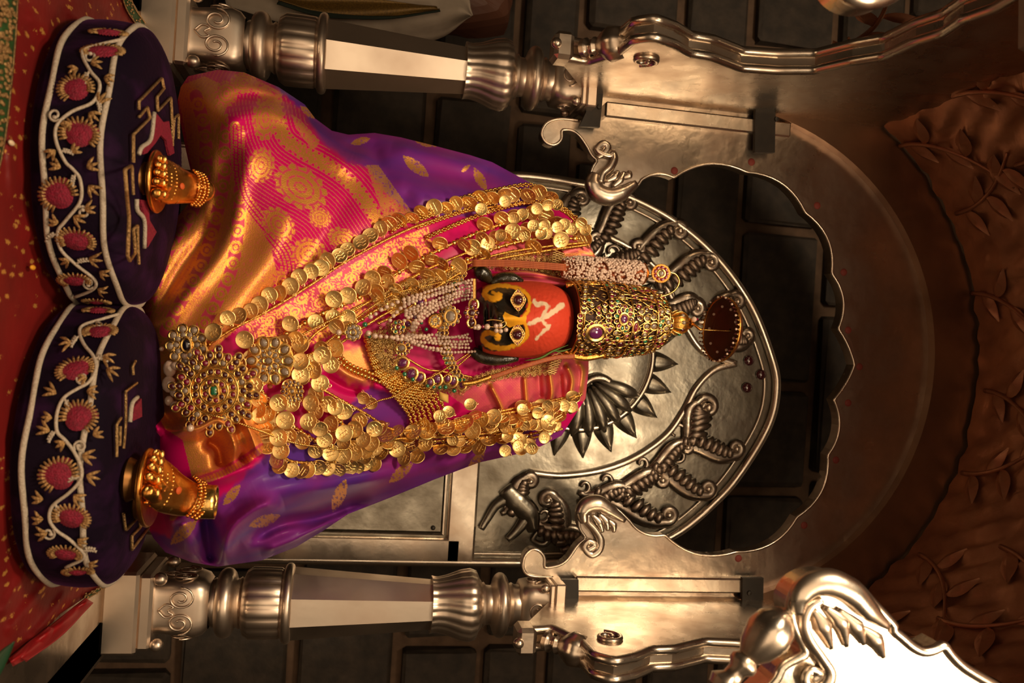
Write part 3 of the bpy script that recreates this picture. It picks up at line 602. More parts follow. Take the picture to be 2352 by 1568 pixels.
_BG = _blur(1.87-(1.87-(1.515+.26*sstep(200, 1460, _HX)))*np.sqrt(np.clip(1-(1-_t)**2, 0, 1)), 4)
def bil(G, x, y):
    x = np.clip(x, 0, G.shape[0]-1.001); y = np.clip(y, 0, G.shape[1]-1.001); i = x.astype(int); j = y.astype(int); u = x-i; v = y-j
    return (G[i, j]*(1-u)+G[i+1, j]*u)*(1-v)+(G[i, j+1]*(1-u)+G[i+1, j+1]*u)*v
def ysar(X, Y, sd=None):
    X = np.atleast_1d(np.asarray(X, float)); Y = np.atleast_1d(np.asarray(Y, float))
    if sd is None: sd = np.maximum(sdf(X, Y, SIL), 0)
    yc = 1.515+.255*sstep(200, 1460, X)*1.02; yb = 1.87; W_ = np.interp(X, [280, 450, 1000, 1300], [90, 250, 330, 200]); t = np.clip(sd/W_, 0, 1)
    base = bil(_BG, (X-200)/6, (Y-80)/6)
    return base-(1.5+.7*sstep(900, 1150, Y)*sstep(900, 700, X)+1.1*sstep(900, 950, Y)*sstep(1130, 1080, Y)*sstep(640, 600, X))*ridges(X, Y, RID)*sstep(0, 30, sd+8)-.004*(vnoise(X, Y, 70, 3)-.5)*2-.02*np.exp(-((X-380)/60)**2)*0
FLOW = [[(300, 720), (320, 620), (370, 540), (430, 470), (440, 380), (415, 260)], [(305, 790), (328, 732), (357, 652), (392, 563), (440, 490), (470, 400), (470, 300), (450, 220)],
        [(380, 760), (419, 687), (464, 604), (499, 489), (515, 406), (520, 300), (540, 230)], [(440, 790), (499, 690), (534, 610), (548, 500), (556, 380), (580, 290), (600, 240)]]
C4 = [(540, 290), (548, 432), (585, 496), (655, 579), (668, 650)]; C6 = [(632, 235), (650, 310), (690, 345), (760, 385), (815, 430), (872, 510)]
PAL = [(400, 150), (600, 165), (630, 205), (690, 250), (720, 310), (790, 372), (842, 382), (880, 440), (946, 492), (900, 545), (800, 605), (620, 712), (480, 800), (400, 900), (290, 900), (280, 600)]
PURL = [(560, 150), (640, 205), (700, 262), (735, 320), (800, 372), (845, 385), (885, 440), (946, 492), (1050, 500), (1320, 470), (1250, 300), (700, 150)]
PURR = [(345, 1222), (392, 1236), (398, 1200), (420, 1180), (462, 1196), (500, 1150), (560, 1095), (606, 1045), (650, 1030), (760, 1010), (860, 1008), (980, 985), (1300, 980), (1300, 1100), (700, 1350), (300, 1350)]
PURC = [(790, 965), (815, 915), (850, 888), (905, 902), (940, 945), (935, 990), (870, 1012), (800, 1012), (640, 1060), (640, 1000), (720, 985)]
def sari_attr(X, Y, sd):
    g = np.zeros(X.shape); nz = vnoise(X, Y, 9, 1); nz2 = vnoise(X, Y, 3.2, 2)
    pal = inside(X, Y, PAL); hue = np.zeros(X.shape)
    for q in (PURL, PURR, PURC): hue = np.maximum(hue, sstep(-7, 7, sdf(X, Y, q)+8*(nz-.5)))
    D = [polydist(X, Y, spline(c, 5)) for c in FLOW]; d4, s4 = polydist(X, Y, spline(C4, 6)); d6, s6 = polydist(X, Y, spline(C6, 6))
    low = inside(X, Y, [(280, 600), (340, 540), (430, 470), (440, 380), (405, 200), (470, 175), (520, 200), (525, 300), (530, 400), (560, 470), (620, 560), (640, 640), (560, 740), (400, 880), (285, 880)])
    st = .5+.5*np.sin(D[2][0]*.9+D[1][0]*.25); g = np.where(low, .62+.30*st-.35*(nz2 > .75), g)
    for k in (1, 2, 3):
        d, s = D[k]; L = 38.; u = (s % L)-L/2; q = np.hypot(u, d); bd = d < 18
        ringm = ((np.abs(q-12) < 3.4) | (q < 5.5) | ((np.abs(d-17) < 2.2))).astype(float)
        g = np.where(bd & low, .12+.85*ringm, g)
    for off in (0, 9, 18):
        m = (np.abs(d4-off) < 2.6) & (np.sin(s4*.9+off) > -.45) & ~low; g = np.where(m, .85, g)
    fld = pal & ~low & (d4 > 22)
    g = np.where(fld & (np.sin(polydist(X, Y, spline(C6, 6))[0]*.78) > .82), .42, g)
    for (cx_, cy_, a, b_, ph) in [(709, 582, 40, 36, 0), (690, 430, 66, 44, .6), (640, 515, 44, 32, .9), (610, 270, 30, 52, .1), (790, 552, 40, 26, .5), (560, 190, 30, 24, 0), (600, 380, 30, 40, .2), (735, 500, 26, 22, .4), (520, 215, 26, 30, 0), (660, 655, 40, 22, .8)]:
        dx, dy = X-cx_, Y-cy_; c_, s_ = cos(ph), sin(ph); u, v = (dx*c_+dy*s_)/a, (-dx*s_+dy*c_)/b_; q = np.hypot(u, v); an = np.arctan2(v, u); edge_ = 1+.07*np.cos(an*11)
        m = (q < edge_) & pal; pat = ((np.sin(q*22) > -.55) | (np.abs(np.sin(an*4)) < .25)) & ~((q > .82) & (np.sin(an*14) > .6)); g = np.where(m, np.where(pat, .86, .12), g)
    g = np.where(pal & (d6 < 15+4*np.cos(s6*.42)) & ~low, np.where((nz2 > .28), .85, .15), g)
    bandp = inside(X, Y, [(842, 380), (868, 378), (905, 430), (950, 492), (905, 530), (875, 480)]) | inside(X, Y, [(555, 195), (585, 180), (650, 215), (640, 232), (600, 222)]) | inside(X, Y, [(668, 262), (690, 275), (735, 325), (720, 345), (690, 310)])
    g = np.where(bandp, np.where(nz2 > .3, .62, .1), g)
    for a, b_ in [((925, 358), (985, 406)), ((1088, 384), (1118, 440)), ((945, 313), (1003, 336)), ((690, 243), (722, 272)), ((806, 330), (850, 318)), ((513, 1160), (552, 1112)), ((764, 1175), (795, 1100)), ((894, 1108), (948, 1062)), ((1072, 1088), (1113, 1036)), ((392, 1250), (452, 1194)), ((572, 1208), (644, 1183)), ((1060, 395), (1080, 378))]:
        m = lens(X, Y, a, b_); g = np.where(m > 0, np.where(nz2 > .30, .78, .12), g)
    mid2 = inside(X, Y, [(560, 742), (640, 708), (810, 606), (900, 552), (985, 520), (1000, 600), (860, 720), (700, 800), (620, 830)]) & ~inside(X, Y, PURL)
    fq = np.hypot(((X+.5*Y) % 46)-23, ((Y-.3*X) % 38)-19); flor = ((np.sin(fq*.75) > -.2) & (fq < 18)) | (nz2 > .62)
    g = np.where(mid2, np.where(flor, .82, .1), g)
    zr = inside(X, Y, [(335, 905), (370, 860), (430, 930), (520, 920), (585, 930), (612, 1000), (600, 1034), (470, 1100), (440, 1112), (440, 1090), (420, 1010), (380, 985)])
    g = np.where(zr, .70+.2*st-.3*(nz2 > .8), g)
    hem, hs = polydist(X, Y, spline([(440, 1112), (500, 1092), (560, 1060), (604, 1030)], 4)); g = np.where((hem < 7), np.where(np.sin(hs*.8) > -.4, .85, .2), np.where((hem < 14) & zr, .1, g))
    hem, hs = polydist(X, Y, spline([(395, 1190), (440, 1150), (510, 1120), (606, 1050)], 4)); g = np.where((hem < 6) & (hs < 110), .6, g)
    ch = inside(X, Y, [(768, 800), (830, 788), (866, 850), (850, 885), (800, 882), (770, 850)]); ca_ = sstep(-10, 22, sdf(X, Y, [(768, 800), (830, 788), (866, 850), (850, 885), (800, 882), (770, 850)])+16*(nz-.5)); g = np.where(ca_ > 0, np.maximum(g, .7*ca_), g)  # lit sheen on the chest cloth, painted as a soft gold patch
    sh = inside(X, Y, [(1030, 905), (1090, 880), (1200, 850), (1300, 810), (1380, 800), (1380, 930), (1330, 920), (1100, 955)]) | inside(X, Y, [(1080, 560), (1380, 500), (1380, 660), (1200, 640), (1090, 610)])
    dia = (np.abs(np.sin((X+Y)*.55)) < .3) | (np.abs(np.sin((X-Y)*.55)) < .3)
    fd = np.minimum.reduce([polydist(X, Y, spline(q, 5))[0] for q, am, wd in RID if am > 0 and wd < 10 and q[0][0] > 1100]); g = np.where(sh, np.maximum(.10+.10*dia+.14*vnoise(X, Y, 30, 9), .85*np.exp(-(fd/5.5)**2)), g); hue = np.where(sh, .08, hue)  # shawl fold highlights painted as gold along the ridge lines
    return dict(gold=np.clip(g, 0, 1), hue=np.clip(hue, 0, 1))
_gx = np.arange(270, 1400, 4.); _gy = np.arange(140, 1330, 4.); _GX, _GY = np.meshgrid(_gx, _gy, indexing='ij'); YG = ysar(_GX.ravel(), _GY.ravel()).reshape(_GX.shape)
def yfast(X, Y):
    X = np.atleast_1d(np.asarray(X, float)); Y = np.atleast_1d(np.asarray(Y, float)); x = np.clip((X-270)/4, 0, len(_gx)-1.001); y = np.clip((Y-140)/4, 0, len(_gy)-1.001); i = x.astype(int); j = y.astype(int); u = x-i; v = y-j
    return (YG[i, j]*(1-u)+YG[i+1, j]*u)*(1-v)+(YG[i, j+1]*(1-u)+YG[i+1, j+1]*u)*v
sari = hfield('sari', SIL, 2.0, ysar, M['silk'], idol, sari_attr, skirt=.04)
sari['label'] = 'magenta and purple silk sari woven with gold'
# shawl loop standing up beside the crown
def sheet(pxs, Y0, amp, nm, hue_, gold_, parent, n=10, m=16, lab=None):
    a = spline(pxs[0], n); b_ = spline(pxs[1], n); k = min(len(a), len(b_)); X = np.array([a[i]+(b_[i]-a[i])*t for i in range(k) for t in np.linspace(0, 1, m)])
    u = np.repeat(np.linspace(0, 1, k), m); v = np.tile(np.linspace(0, 1, m), k)
    V = PN(X[:, 0], X[:, 1], Y0-amp*np.sin(v*pi*3+u*3)*.5-amp*np.sin(v*pi)); bb = B(); bb.grid(V.reshape(k, m, 3)); o_ = bb.build(nm, M['silk'], parent, 180, fixn=False)
    for kk, val in (('hue', hue_), ('gold', gold_)):
        at = o_.data.attributes.new(kk, 'FLOAT', 'POINT'); at.data.foreach_set('value', np.full(k*m, val, np.float32) if np.isscalar(val) else val(u, v).astype(np.float32))
    md = o_.modifiers.new('thick', 'SOLIDIFY'); md.thickness = .0015
    return o_
sheet([[(1120, 632), (1200, 622), (1300, 640), (1408, 655)], [(1130, 655), (1220, 655), (1310, 662), (1412, 668)]], 1.735, .012, 'shawl_fold', .12, lambda u, v: .15+.5*(np.sin(v*20) > .7), idol)
sheet([[(1290, 565), (1330, 560), (1358, 572)], [(1300, 640), (1350, 650), (1405, 658)]], 1.765, .01, 'shawl_fold', .05, lambda u, v: .25+.5*(np.sin(v*26+u*4) > .5), idol)

# ---------------------------------------------------------------- head
def facemat():
    m = bpy.data.materials.new('painted_stone'); m.use_nodes = True; nt = m.node_tree; b = nt.nodes['Principled BSDF']; N = nt.nodes.new; L = nt.links.new
    def at(k): n = N('ShaderNodeAttribute'); n.attribute_name = k; return n.outputs['Fac']
    prev = (.012, .009, .006, 1); src = None
    tc = N('ShaderNodeTexCoord'); nz = N('ShaderNodeTexNoise'); nz.inputs['Scale'].default_value = 90; nz.inputs['Detail'].default_value = 5; L(tc.outputs['Object'], nz.inputs['Vector'])
    for k, c in (('red', (.60, .042, .012)), ('yel', (.82, .36, .005)), ('wht', (.72, .54, .36))):
        n = N('ShaderNodeMix'); n.data_type = 'RGBA'; L(at(k), n.inputs[0]); n.inputs[7].default_value = (*c, 1)
        if src is None: n.inputs[6].default_value = prev
        else: L(src, n.inputs[6])
        src = n.outputs[2]
    L(src, b.inputs['Base Color'])
    ad = N('ShaderNodeMath'); ad.operation = 'MAXIMUM'; L(at('red'), ad.inputs[0]); L(at('yel'), ad.inputs[1])
    mr = N('ShaderNodeMapRange'); mr.inputs[3].default_value = .27; mr.inputs[4].default_value = .75; L(ad.outputs[0], mr.inputs[0]); L(mr.outputs[0], b.inputs['Roughness'])
    bp_ = N('ShaderNodeBump'); bp_.inputs['Distance'].default_value = .002; bp_.inputs['Strength'].default_value = .45; L(nz.outputs['Fac'], bp_.inputs['Height']); L(bp_.outputs[0], b.inputs['Normal'])
    return m
M['face'] = facemat(); M['stone'] = mat('black_stone', (.012, .010, .007), 0, .3, (.03, .022, .01), 60, .5, 90, .1)
FACE = spline([(1088, 700), (1090, 730), (1090, 765), (1096, 795), (1115, 812), (1160, 820), (1210, 822), (1260, 815), (1300, 792), (1322, 760), (1326, 725), (1315, 690), (1290, 663), (1245, 648), (1190, 645), (1140, 648), (1105, 660), (1092, 678)], 4, True)
LE, RE = (1190, 689), (1188, 768)                     # eye centres in the photograph
def yface(X, Y, sd):
    t = np.clip(sd/88, 0, 1); y = 1.705-.105*np.sqrt(1-(1-t)**2)
    G = lambda cx_, cy_, a, b_, h: -h*np.exp(-((X-cx_)/a)**2-((Y-cy_)/b_)**2)
    y += G(1160, 731, 34, 15, .020)+G(1143, 731, 11, 20, .016)+G(1190, 730, 26, 14, .008)        # nose
    y += G(1124, 731, 5, 22, .012)-G(1118, 731, 2.4, 24, .010)+G(1111, 731, 6, 18, .012)+G(1098, 731, 9, 20, .012)   # lips, chin
    for ex_, ey_ in (LE, RE): y -= G(ex_, ey_, 26, 26, .010); y += G(ex_, ey_, 14, 20, .008)
    for cy_ in (688, 775): y += G(1138, cy_, 26, 24, .010)
    return y+.0012*(vnoise(X, Y, 6, 5)-.5)*(X > 1225)
def face_attr(X, Y, sd):
    nz = vnoise(X, Y, 5, 8)-.5
    xb = np.interp(Y, [640, 655, 668, 690, 712, 730, 748, 768, 790, 805, 822], [1100, 1150, 1205, 1222, 1214, 1200, 1212, 1218, 1200, 1150, 1100])
    side = np.minimum(np.abs(Y-648-.0006*(X-1190)**2), np.abs(Y-820+.0006*(X-1190)**2)); red = sstep(-3, 3, X-xb+nz*6+6) 
    red = np.maximum(red, sstep(13, 7, sd+nz*4)*(X > 1108))
    def stroke(pts, w0, w1):
        pp = spline(pts, 6); d, s = polydist(X, Y, pp); L = np.sum(np.hypot(*np.diff(pp, axis=0).T)); w_ = w0+(w1-w0)*s/L; return sstep(2, -1.5, d-w_+nz*4)
    yel = stroke([(1132, 671), (1139, 676), (1148, 676), (1149, 680), (1140, 686), (1124, 686), (1113, 678), (1118, 665), (1136, 657)], 4, 6)
    yel = np.maximum(yel, stroke([(1146, 679), (1135, 685), (1122, 684), (1114, 676)], 8, 6))
    yel = np.maximum(yel, stroke([(1118, 665), (1136, 656), (1163, 656), (1190, 663), (1210, 675), (1217, 694), (1213, 713), (1203, 726)], 5, 3.4))
    yel = np.maximum(yel, stroke([(1142, 768), (1146, 776), (1141, 778)], 6, 4))
    yel = np.maximum(yel, stroke([(1143, 768), (1130, 765), (1116, 765), (1109, 775), (1113, 785), (1128, 795)], 4.5, 6))
    yel = np.maximum(yel, stroke([(1113, 785), (1128, 796), (1155, 799), (1182, 793), (1203, 780), (1211, 764), (1208, 748), (1198, 738)], 6.5, 3.6))
    tri = inside(X, Y, [(1155, 725), (1160, 716), (1172, 722), (1192, 729), (1210, 724), (1208, 744), (1190, 746), (1170, 752), (1162, 746)]); yel = np.maximum(yel, tri*1.)
    wht = stroke([(1228, 692), (1234, 699), (1244, 697), (1258, 703), (1246, 728), (1252, 744), (1262, 750), (1246, 762), (1232, 778)], 4.6, 3)
    wht = np.maximum(wht, stroke([(1217, 744), (1240, 733), (1262, 722), (1290, 702)], 4.2, 6.5))
    red = red*(1-yel)
    return dict(red=red, yel=yel, wht=wht)
head = hfield('face', FACE, 1.0, yface, M['face'], idol, face_attr, skirt=.05)
head['label'] = 'black stone face painted with vermilion, turmeric and a white mark'
B().ball(P(1225, 732, 1.745), (.070, .07, .085), 24, 16).build('head_back', M['stone'], idol, 180)
# ears
for q, r_ in (([(1090, 628), (1104, 626), (1116, 634), (1128, 648)], (.010, .016, .014, .006)), ([(1128, 652), (1150, 640), (1176, 640), (1200, 648)], (.008, .012, .012, .006)), ([(1084, 806), (1104, 818), (1130, 824), (1160, 824), (1190, 822)], (.010, .013, .013, .012, .006))):
    pp = spline([P(a, b_, 1.69) for a, b_ in q], 5); B().tube(pp, np.interp(np.linspace(0, 1, len(pp)), np.linspace(0, 1, len(r_)), r_), 12, flat=1.2).build('ear', M['stone'], idol, 180)
# ================================================================ gems, beads, coins: shared meshes
CACHE = {}
def gem_mesh(kind, mt):
    k = (kind, mt)
    if k not in CACHE:
        b = B()
        if kind == 'cab': b.lathe([(-.1, .95), (.15, 1), (.45, .86), (.68, .55), (.8, .02)], (0, 0, 0), n=14)
        elif kind == 'drop':
            t = np.arange(16)*2*pi/16; rr = np.stack([np.cos(t)*(1-.28*np.cos(t))*1.0, np.sin(t)*(.8-.25*np.cos(t))], 1); rr[0] = (1.25, 0)
            g = [np.c_[rr*s, np.full(16, h)] for s, h in ((.95, -.1), (1, .12), (.84, .42), (.5, .62), (.02, .72))]; b.grid(np.array(g), cv=True)
        elif kind == 'rect': b.box((0, 0, .2), (.75, 1.1, .35), bev=.25)
        elif kind == 'ring':
            t = np.linspace(0, 2*pi, 17)[:-1]; b.tube(np.stack([np.cos(t), np.sin(t), 0*t+.12], 1), .24, 5, closed=True)
        elif kind == 'dropring':
            t = np.arange(18)*2*pi/18; b.tube(np.stack([np.cos(t)*(1-.28*np.cos(t))*1.1+.02, np.sin(t)*(.8-.25*np.cos(t))*1.12, 0*t+.12], 1), .24, 5, closed=True)
        elif kind == 'pearl': b.ball((0, 0, 0), 1, 10, 7)
        elif kind == 'coin':
            b.lathe([(-.07, .0), (-.07, .97), (0, 1), (.05, .99), (.075, .94), (.05, .9), (.05, .0)], (0, 0, 0), n=22, caps=False)
            for q in ([(-.5, .35), (-.1, .5), (.1, .25), (.5, .4)], [(-.6, 0), (-.2, .1), (.2, -.1), (.6, .05)], [(-.4, -.4), (0, -.25), (.2, -.45), (.45, -.3)], [(-.15, .55), (-.1, -.5)], [(.25, .45), (.3, -.5)]):
                b.tube(np.array([(x, y, .045) for x, y in q]), .045, 4)
            b.tube(np.stack([.16*np.cos(np.linspace(0, 2*pi, 9)[:-1]), 1.1+.16*np.sin(np.linspace(0, 2*pi, 9)[:-1]), 0*np.arange(8)], 1), .06, 4, closed=True)
            for s in (-1, 0, 1): b.ball((s*.17, .93+.06*abs(s), .1), .1, 6, 4)
        m = b.mesh(kind+'_'+mt); m.materials.append(M[mt]); shade(m, 50)
        import bmesh; bm = bmesh.new(); bm.from_mesh(m); bmesh.ops.recalc_face_normals(bm, faces=bm.faces); bm.to_mesh(m); bm.free(); shade(m, 50)
        CACHE[k] = m
    return CACHE[k]
def put(name, kind, mt, parent, pos, nrm, size, x=None, sc=(1, 1, 1)):
    R = basis(nrm, x)*np.array(sc)[None, :]*size
    return link(name, gem_mesh(kind, mt), None, parent, mat4(R, pos), None)
def gem(parent, pos, nrm, size, mt, kind='cab', x=None, sc=(1, 1, 1), setting=True, name='gem'):
    sc = (sc[0], sc[1], sc[2]*.62)
    g = put(name, kind, mt, parent, pos, nrm, size*(.84 if setting else 1), x, sc)
    if setting: put('setting', 'dropring' if kind == 'drop' else 'ring', 'gold', parent, pos, nrm, size*1.12, x, sc if kind != 'rect' else (sc[0], sc[1]*1.3, sc[2]))
    return g
FR = -fw
# ---------------------------------------------------------------- jewelled eyes and nose ring (parts of the face)
for (ex_, ey_), nm in ((LE, 'eye'), (RE, 'eye')):
    c_ = P(ex_, ey_, 1.601); k = 1.6/2000
    t = np.linspace(0, 2*pi, 41)[:-1]; lx = np.sign(np.cos(t))*np.abs(np.cos(t))**1.5; 
    pts = np.array([c_+EY*26.5*k*x_+EX*17.5*k*sg*(1-abs(x_)**1.35)**.9 for sg, x_ in [(1, x) for x in np.linspace(1, -1, 21)[:-1]]+[(-1, x) for x in np.linspace(-1, 1, 21)[:-1]]])
    e_ = B().prism(pts+FR*-.003, FR*.0045).build(nm, M['gold'], idol, 40, label='almond eye jewel set with garnets')
    B().tube(pts+FR*.0022, .0010, 6, closed=True).build('eye_rim', M['gold'], e_, 180)
    ir = np.array([c_+FR*.003+EY*12.5*k*cos(a)+EX*12.5*k*sin(a) for a in t]); B().tube(ir, .0009, 6, closed=True).build('iris_ring', M['gold'], e_, 180)
    put('pupil_stone', 'cab', 'rubyd', e_, c_+FR*.003, FR, 11.5*k, sc=(1, 1, .8))
    for a in np.arange(0, 2*pi, 2*pi/18):
        q = c_+FR*.002+EY*17*k*cos(a)*(1+.12*abs(cos(a)))+EX*15*k*sin(a)*.97; put('eye_stone', 'cab', 'ruby', e_, q, FR, 1.75*k)
    for s in (-1, 1): put('eye_stone', 'drop', 'ruby', e_, c_+FR*.002+EY*21.5*k*s, FR, 2.6*k, x=EY*s)
nr = thing('nose_ring', 'gold nose ring with a cluster of pearls beside the nose', 'nose ring', P(1120, 750, 1.58))
NY = 1.575
for q in [(1139, 748), (1149, 747), (1140, 759), (1150, 760), (1162, 757)]: put('pearl', 'pearl', 'pearl', nr, P(*q, NY), FR, 5.6*.0008)
for q, r_ in [((1119, 750), 7.2), ((1098, 751), 7.2), ((1091, 752), 5)]: put('pearl', 'pearl', 'pearl', nr, P(*q, NY), FR, r_*.0008)
put('ruby_bead', 'pearl', 'ruby', nr, P(1109, 750, NY), FR, 4.2*.0008, sc=(1, 1, .8))
B().tube(spline([P(a, b_, NY) for a, b_ in [(1092, 751), (1128, 750), (1150, 753), (1162, 745), (1160, 738), (1150, 742)]], 6), .0009, 6).build('wire', M['gold'], nr, 180)
B().tube(spline([P(a, b_, NY-.002) for a, b_ in [(1117, 736), (1130, 734), (1142, 735), (1153, 737)]], 5), .0012, 6).build('bar', M['gold'], nr, 180)

# ---------------------------------------------------------------- crown
CA = P(1302, 729, 1.70); CB = P(1575, 742, 1.735); cax = CB-CA; CL = np.linalg.norm(cax); cax /= CL; kc = CL/np.hypot(273, 13)
cu = np.cross(FR, cax); cu /= np.linalg.norm(cu); cfr = np.cross(cax, cu)
if cfr@FR < 0: cfr = -cfr
cprof = [(0, 74), (30, 78), (70, 80), (110, 78), (150, 74), (180, 68), (205, 56), (222, 38), (232, 20), (240, 16)]
crown = thing('jewelled_headdress', 'tall openwork gold crown set with rubies, emeralds and a large purple stone', 'crown', CA)
def crp(h, th, off=0.):
    r_ = np.interp(h, [a for a, _ in cprof], [b_ for _, b_ in cprof])*kc+off
    n = cfr*cos(th)+cu*sin(th); return CA+cax*h*kc+n*r_, n
def cpix(px, py, off=0.):                             # photograph pixel -> point on the crown wall
    h = (px-1302); ax_py = 729+13*h/273; r_ = np.interp(h, [a for a, _ in cprof], [b_ for _, b_ in cprof]); s = np.clip((py-ax_py)/r_, -.97, .97)
    th = math.asin(s); p0, n0 = crp(h, th, off); p1, n1 = crp(h, -th, off)
    q0, q1 = proj(p0), proj(p1); return (p0, n0) if abs(q0[1]-py) < abs(q1[1]-py) else (p1, n1)
B().lathe([(h*kc, (r_-4)*kc) for h, r_ in cprof], CA, cax, n=48).build('crown_lining', mat('dark_lining', (.05, .018, .008), .3, .6), crown, 60)
fil = B()
for s in (-1, 1):
    for i in range(15):
        pts = np.array([crp(h, 2*pi*i/15+s*h*.0085)[0] for h in np.linspace(2, 232, 34)]); fil.tube(pts, .00125, 5)
for i in range(26):
    for h0 in np.arange(20, 215, 16):
        p, n = crp(h0, 2*pi*(i+.5*((h0//16) % 2))/26, .0008); R = basis(n, cax); t = np.linspace(0, 2*pi, 9)[:-1]
        fil.tube(p+np.outer(np.cos(t)*.0052, R[:, 0])+np.outer(np.sin(t)*.0036, R[:, 1]), .0008, 4, closed=True)
fil.build('filigree', M['gold'], crown, 180, kind='stuff')
for h0 in (0, 8, 62, 112, 172, 206, 230):
    t = np.linspace(0, 2*pi, 61)[:-1]; B().tube(np.array([crp(h0, a, .001)[0] for a in t]), .0022, 6, closed=True).build('band', M['gold'], crown, 180)
mats_ = ['ruby', 'ruby', 'rubyd', 'crystal', 'emerald', 'rubyd']
for h0 in (58, 116, 170):                             # bands of small square rubies
    for th in np.linspace(-1.35, 1.35, 22): p, n = crp(h0+5, th, .002); put('band_ruby', 'rect', random.choice(('ruby', 'rubyd')), crown, p, n, .0022, cax)
for th in (-.62, .62):
    for sg in (-.055, .055): B().tube(np.array([crp(h, th+sg, .0015)[0] for h in np.linspace(66, 204, 20)]), .0014, 5).build('upright_band', M['gold'], crown, 180)
    for h in np.arange(70, 204, 8): p, n = crp(h, th, .001); put('band_ruby', 'rect', random.choice(('ruby', 'rubyd')), crown, p, n, .0021, cax)
for h, off in ((80, .25), (95, 0), (128, .2), (145, 0), (158, .3), (185, 0), (196, .2)):
    for th in np.arange(-1.2+off*.3, 1.3, .3):
        p, n = crp(h+random.uniform(-3, 3), th, .0015); gem(crown, p, n, random.uniform(.0042, .0058), random.choice(('crystal', 'crystal', 'rubyd', 'ruby', 'emerald')), 'drop', cax*random.choice((-1, 1))+cu*random.uniform(-.6, .6))
# front ornaments
def petals(c, n0, R_, num, mt, size, base_mt, bsize, bsc=(1, 1, 1), parent=None, ph=0.):
    parent = parent or crown; Rb = basis(n0, cax)
    gem(parent, c+n0*.004, n0, bsize, base_mt, 'cab', cax, bsc, name='centre_stone')
    for i in range(num):
        a = 2*pi*i/num+ph; d = Rb[:, 0]*cos(a)+Rb[:, 1]*sin(a)
        m_ = mt if isinstance(mt, str) else mt[i % len(mt)]
        gem(parent, c+(Rb[:, 0]*cos(a)*bsc[0]+Rb[:, 1]*sin(a)*bsc[1])*R_+n0*.002, n0, size, m_, 'drop', d)
p, n = cpix(1332, 757, .006); petals(p, n, .0205, 15, ('rubyd', 'crystal', 'ruby'), .0042, 'amethyst', .0145, (1.12, 1, .9))
p, n = cpix(1390, 733, .004); petals(p, n, .0165, 11, ('rubyd', 'ruby', 'emerald'), .0045, 'amethyst', .0085, (1, 1.15, 1))
p, n = cpix(1420, 750, .003); gem(crown, p, n, .0085, 'ruby', 'cab', cu, (1.2, .6, .8))
for q, mt, s in [((1350, 760), 'ruby', 7), ((1362, 752), 'amethyst', 8), ((1318, 698), 'emerald', 5), ((1340, 800), 'emerald', 5), ((1374, 686), 'rubyd', 8), ((1394, 782), 'rubyd', 8), ((1410, 727), 'emerald', 5), ((1443, 748), 'crystal', 7), ((1460, 748), 'crystal', 8), ((1443, 732), 'crystal', 6), ((1443, 764), 'crystal', 6), ((1478, 746), 'emerald', 5), ((1512, 747), 'rubyd', 6), ((1500, 740), 'crystal', 6), ((1430, 720), 'crystal', 6), ((1430, 775), 'crystal', 6), ((1350, 716), 'crystal', 5), ((1338, 712), 'ruby', 5), ((1330, 690), 'rubyd', 5), ((1308, 692), 'rubyd', 5), ((1350, 706), 'rubyd', 5), ((1336, 722), 'ruby', 4.5), ((1312, 716), 'crystal', 4.5), ((1324, 706), 'crystal', 4.5), ((1326, 788), 'crystal', 4.5), ((1348, 780), 'ruby', 4.5), ((1342, 812), 'rubyd', 4.5), ((1356, 790), 'ruby', 4), ((1366, 668), 'emerald', 4.5), ((1380, 700), 'emerald', 5), ((1368, 712), 'emerald', 4.5), ((1384, 708), 'rubyd', 4.5), ((1384, 770), 'emerald', 4.5), ((1398, 798), 'crystal', 5), ((1402, 766), 'ruby', 5), ((1406, 716), 'ruby', 5), ((1376, 760), 'crystal', 5)]:
    p, n = cpix(*q, .004); gem(crown, p, n, s*.00088, mt, random.choice(('cab', 'drop')), cax*random.choice((-1, 1))+cu*random.uniform(-.7, .7))
for py in np.arange(655, 812, 9):                     # leaf tips along the lower edge and the second tier
    for px0, k in ((1304, 26), (1362, 20)):
        px_ = px0+k*(((py-733)/78)**2)*.9-((6 if abs(py-750) < 26 else 0)); p, n = cpix(px_, py, .005)
        gem(crown, p, n, .0044, random.choice(('rubyd', 'ruby', 'crystal')), 'drop', -cax+cu*(py-733)/90)
fn = P(1557, 741, 1.733)
B().ball(fn, (.025, .025, .023), 16, 10).build('finial_ball', M['goldwire'], crown, 30)
b = B()
for i in range(12):
    a = 2*pi*i/12; pts = np.array([fn+cax*.0238*cos(t)+(cfr*cos(a+t*.0)+cu*sin(a))*.0262*sin(t) for t in np.linspace(.15, pi-.15, 12)]); b.tube(pts, .0012, 5)
b.build('finial_ribs', M['gold'], crown, 180, kind='stuff')
for i in range(10):
    a = 2*pi*i/10; n = cfr*cos(a)+cu*sin(a); put('finial_stone', 'cab', random.choice(('rubyd', 'emerald', 'crystal')), crown, fn+n*.0255, n, .0042)
B().lathe([(0, .013), (.006, .016), (.010, .011), (.014, .010)], P(1534, 740, 1.733), cax, n=20).build('finial_neck', M['gold'], crown, 60)
B().lathe([(0, .012), (.006, .010), (.010, .006), (.013, .002)], P(1582, 742, 1.735), cax, n=16).build('finial_cap', M['gold'], crown, 60)
put('finial_pearl', 'pearl', 'pearl', crown, P(1594, 733, 1.725), FR, .0062); put('finial_coral', 'pearl', 'ruby', crown, P(1601, 733, 1.725), FR, .003)
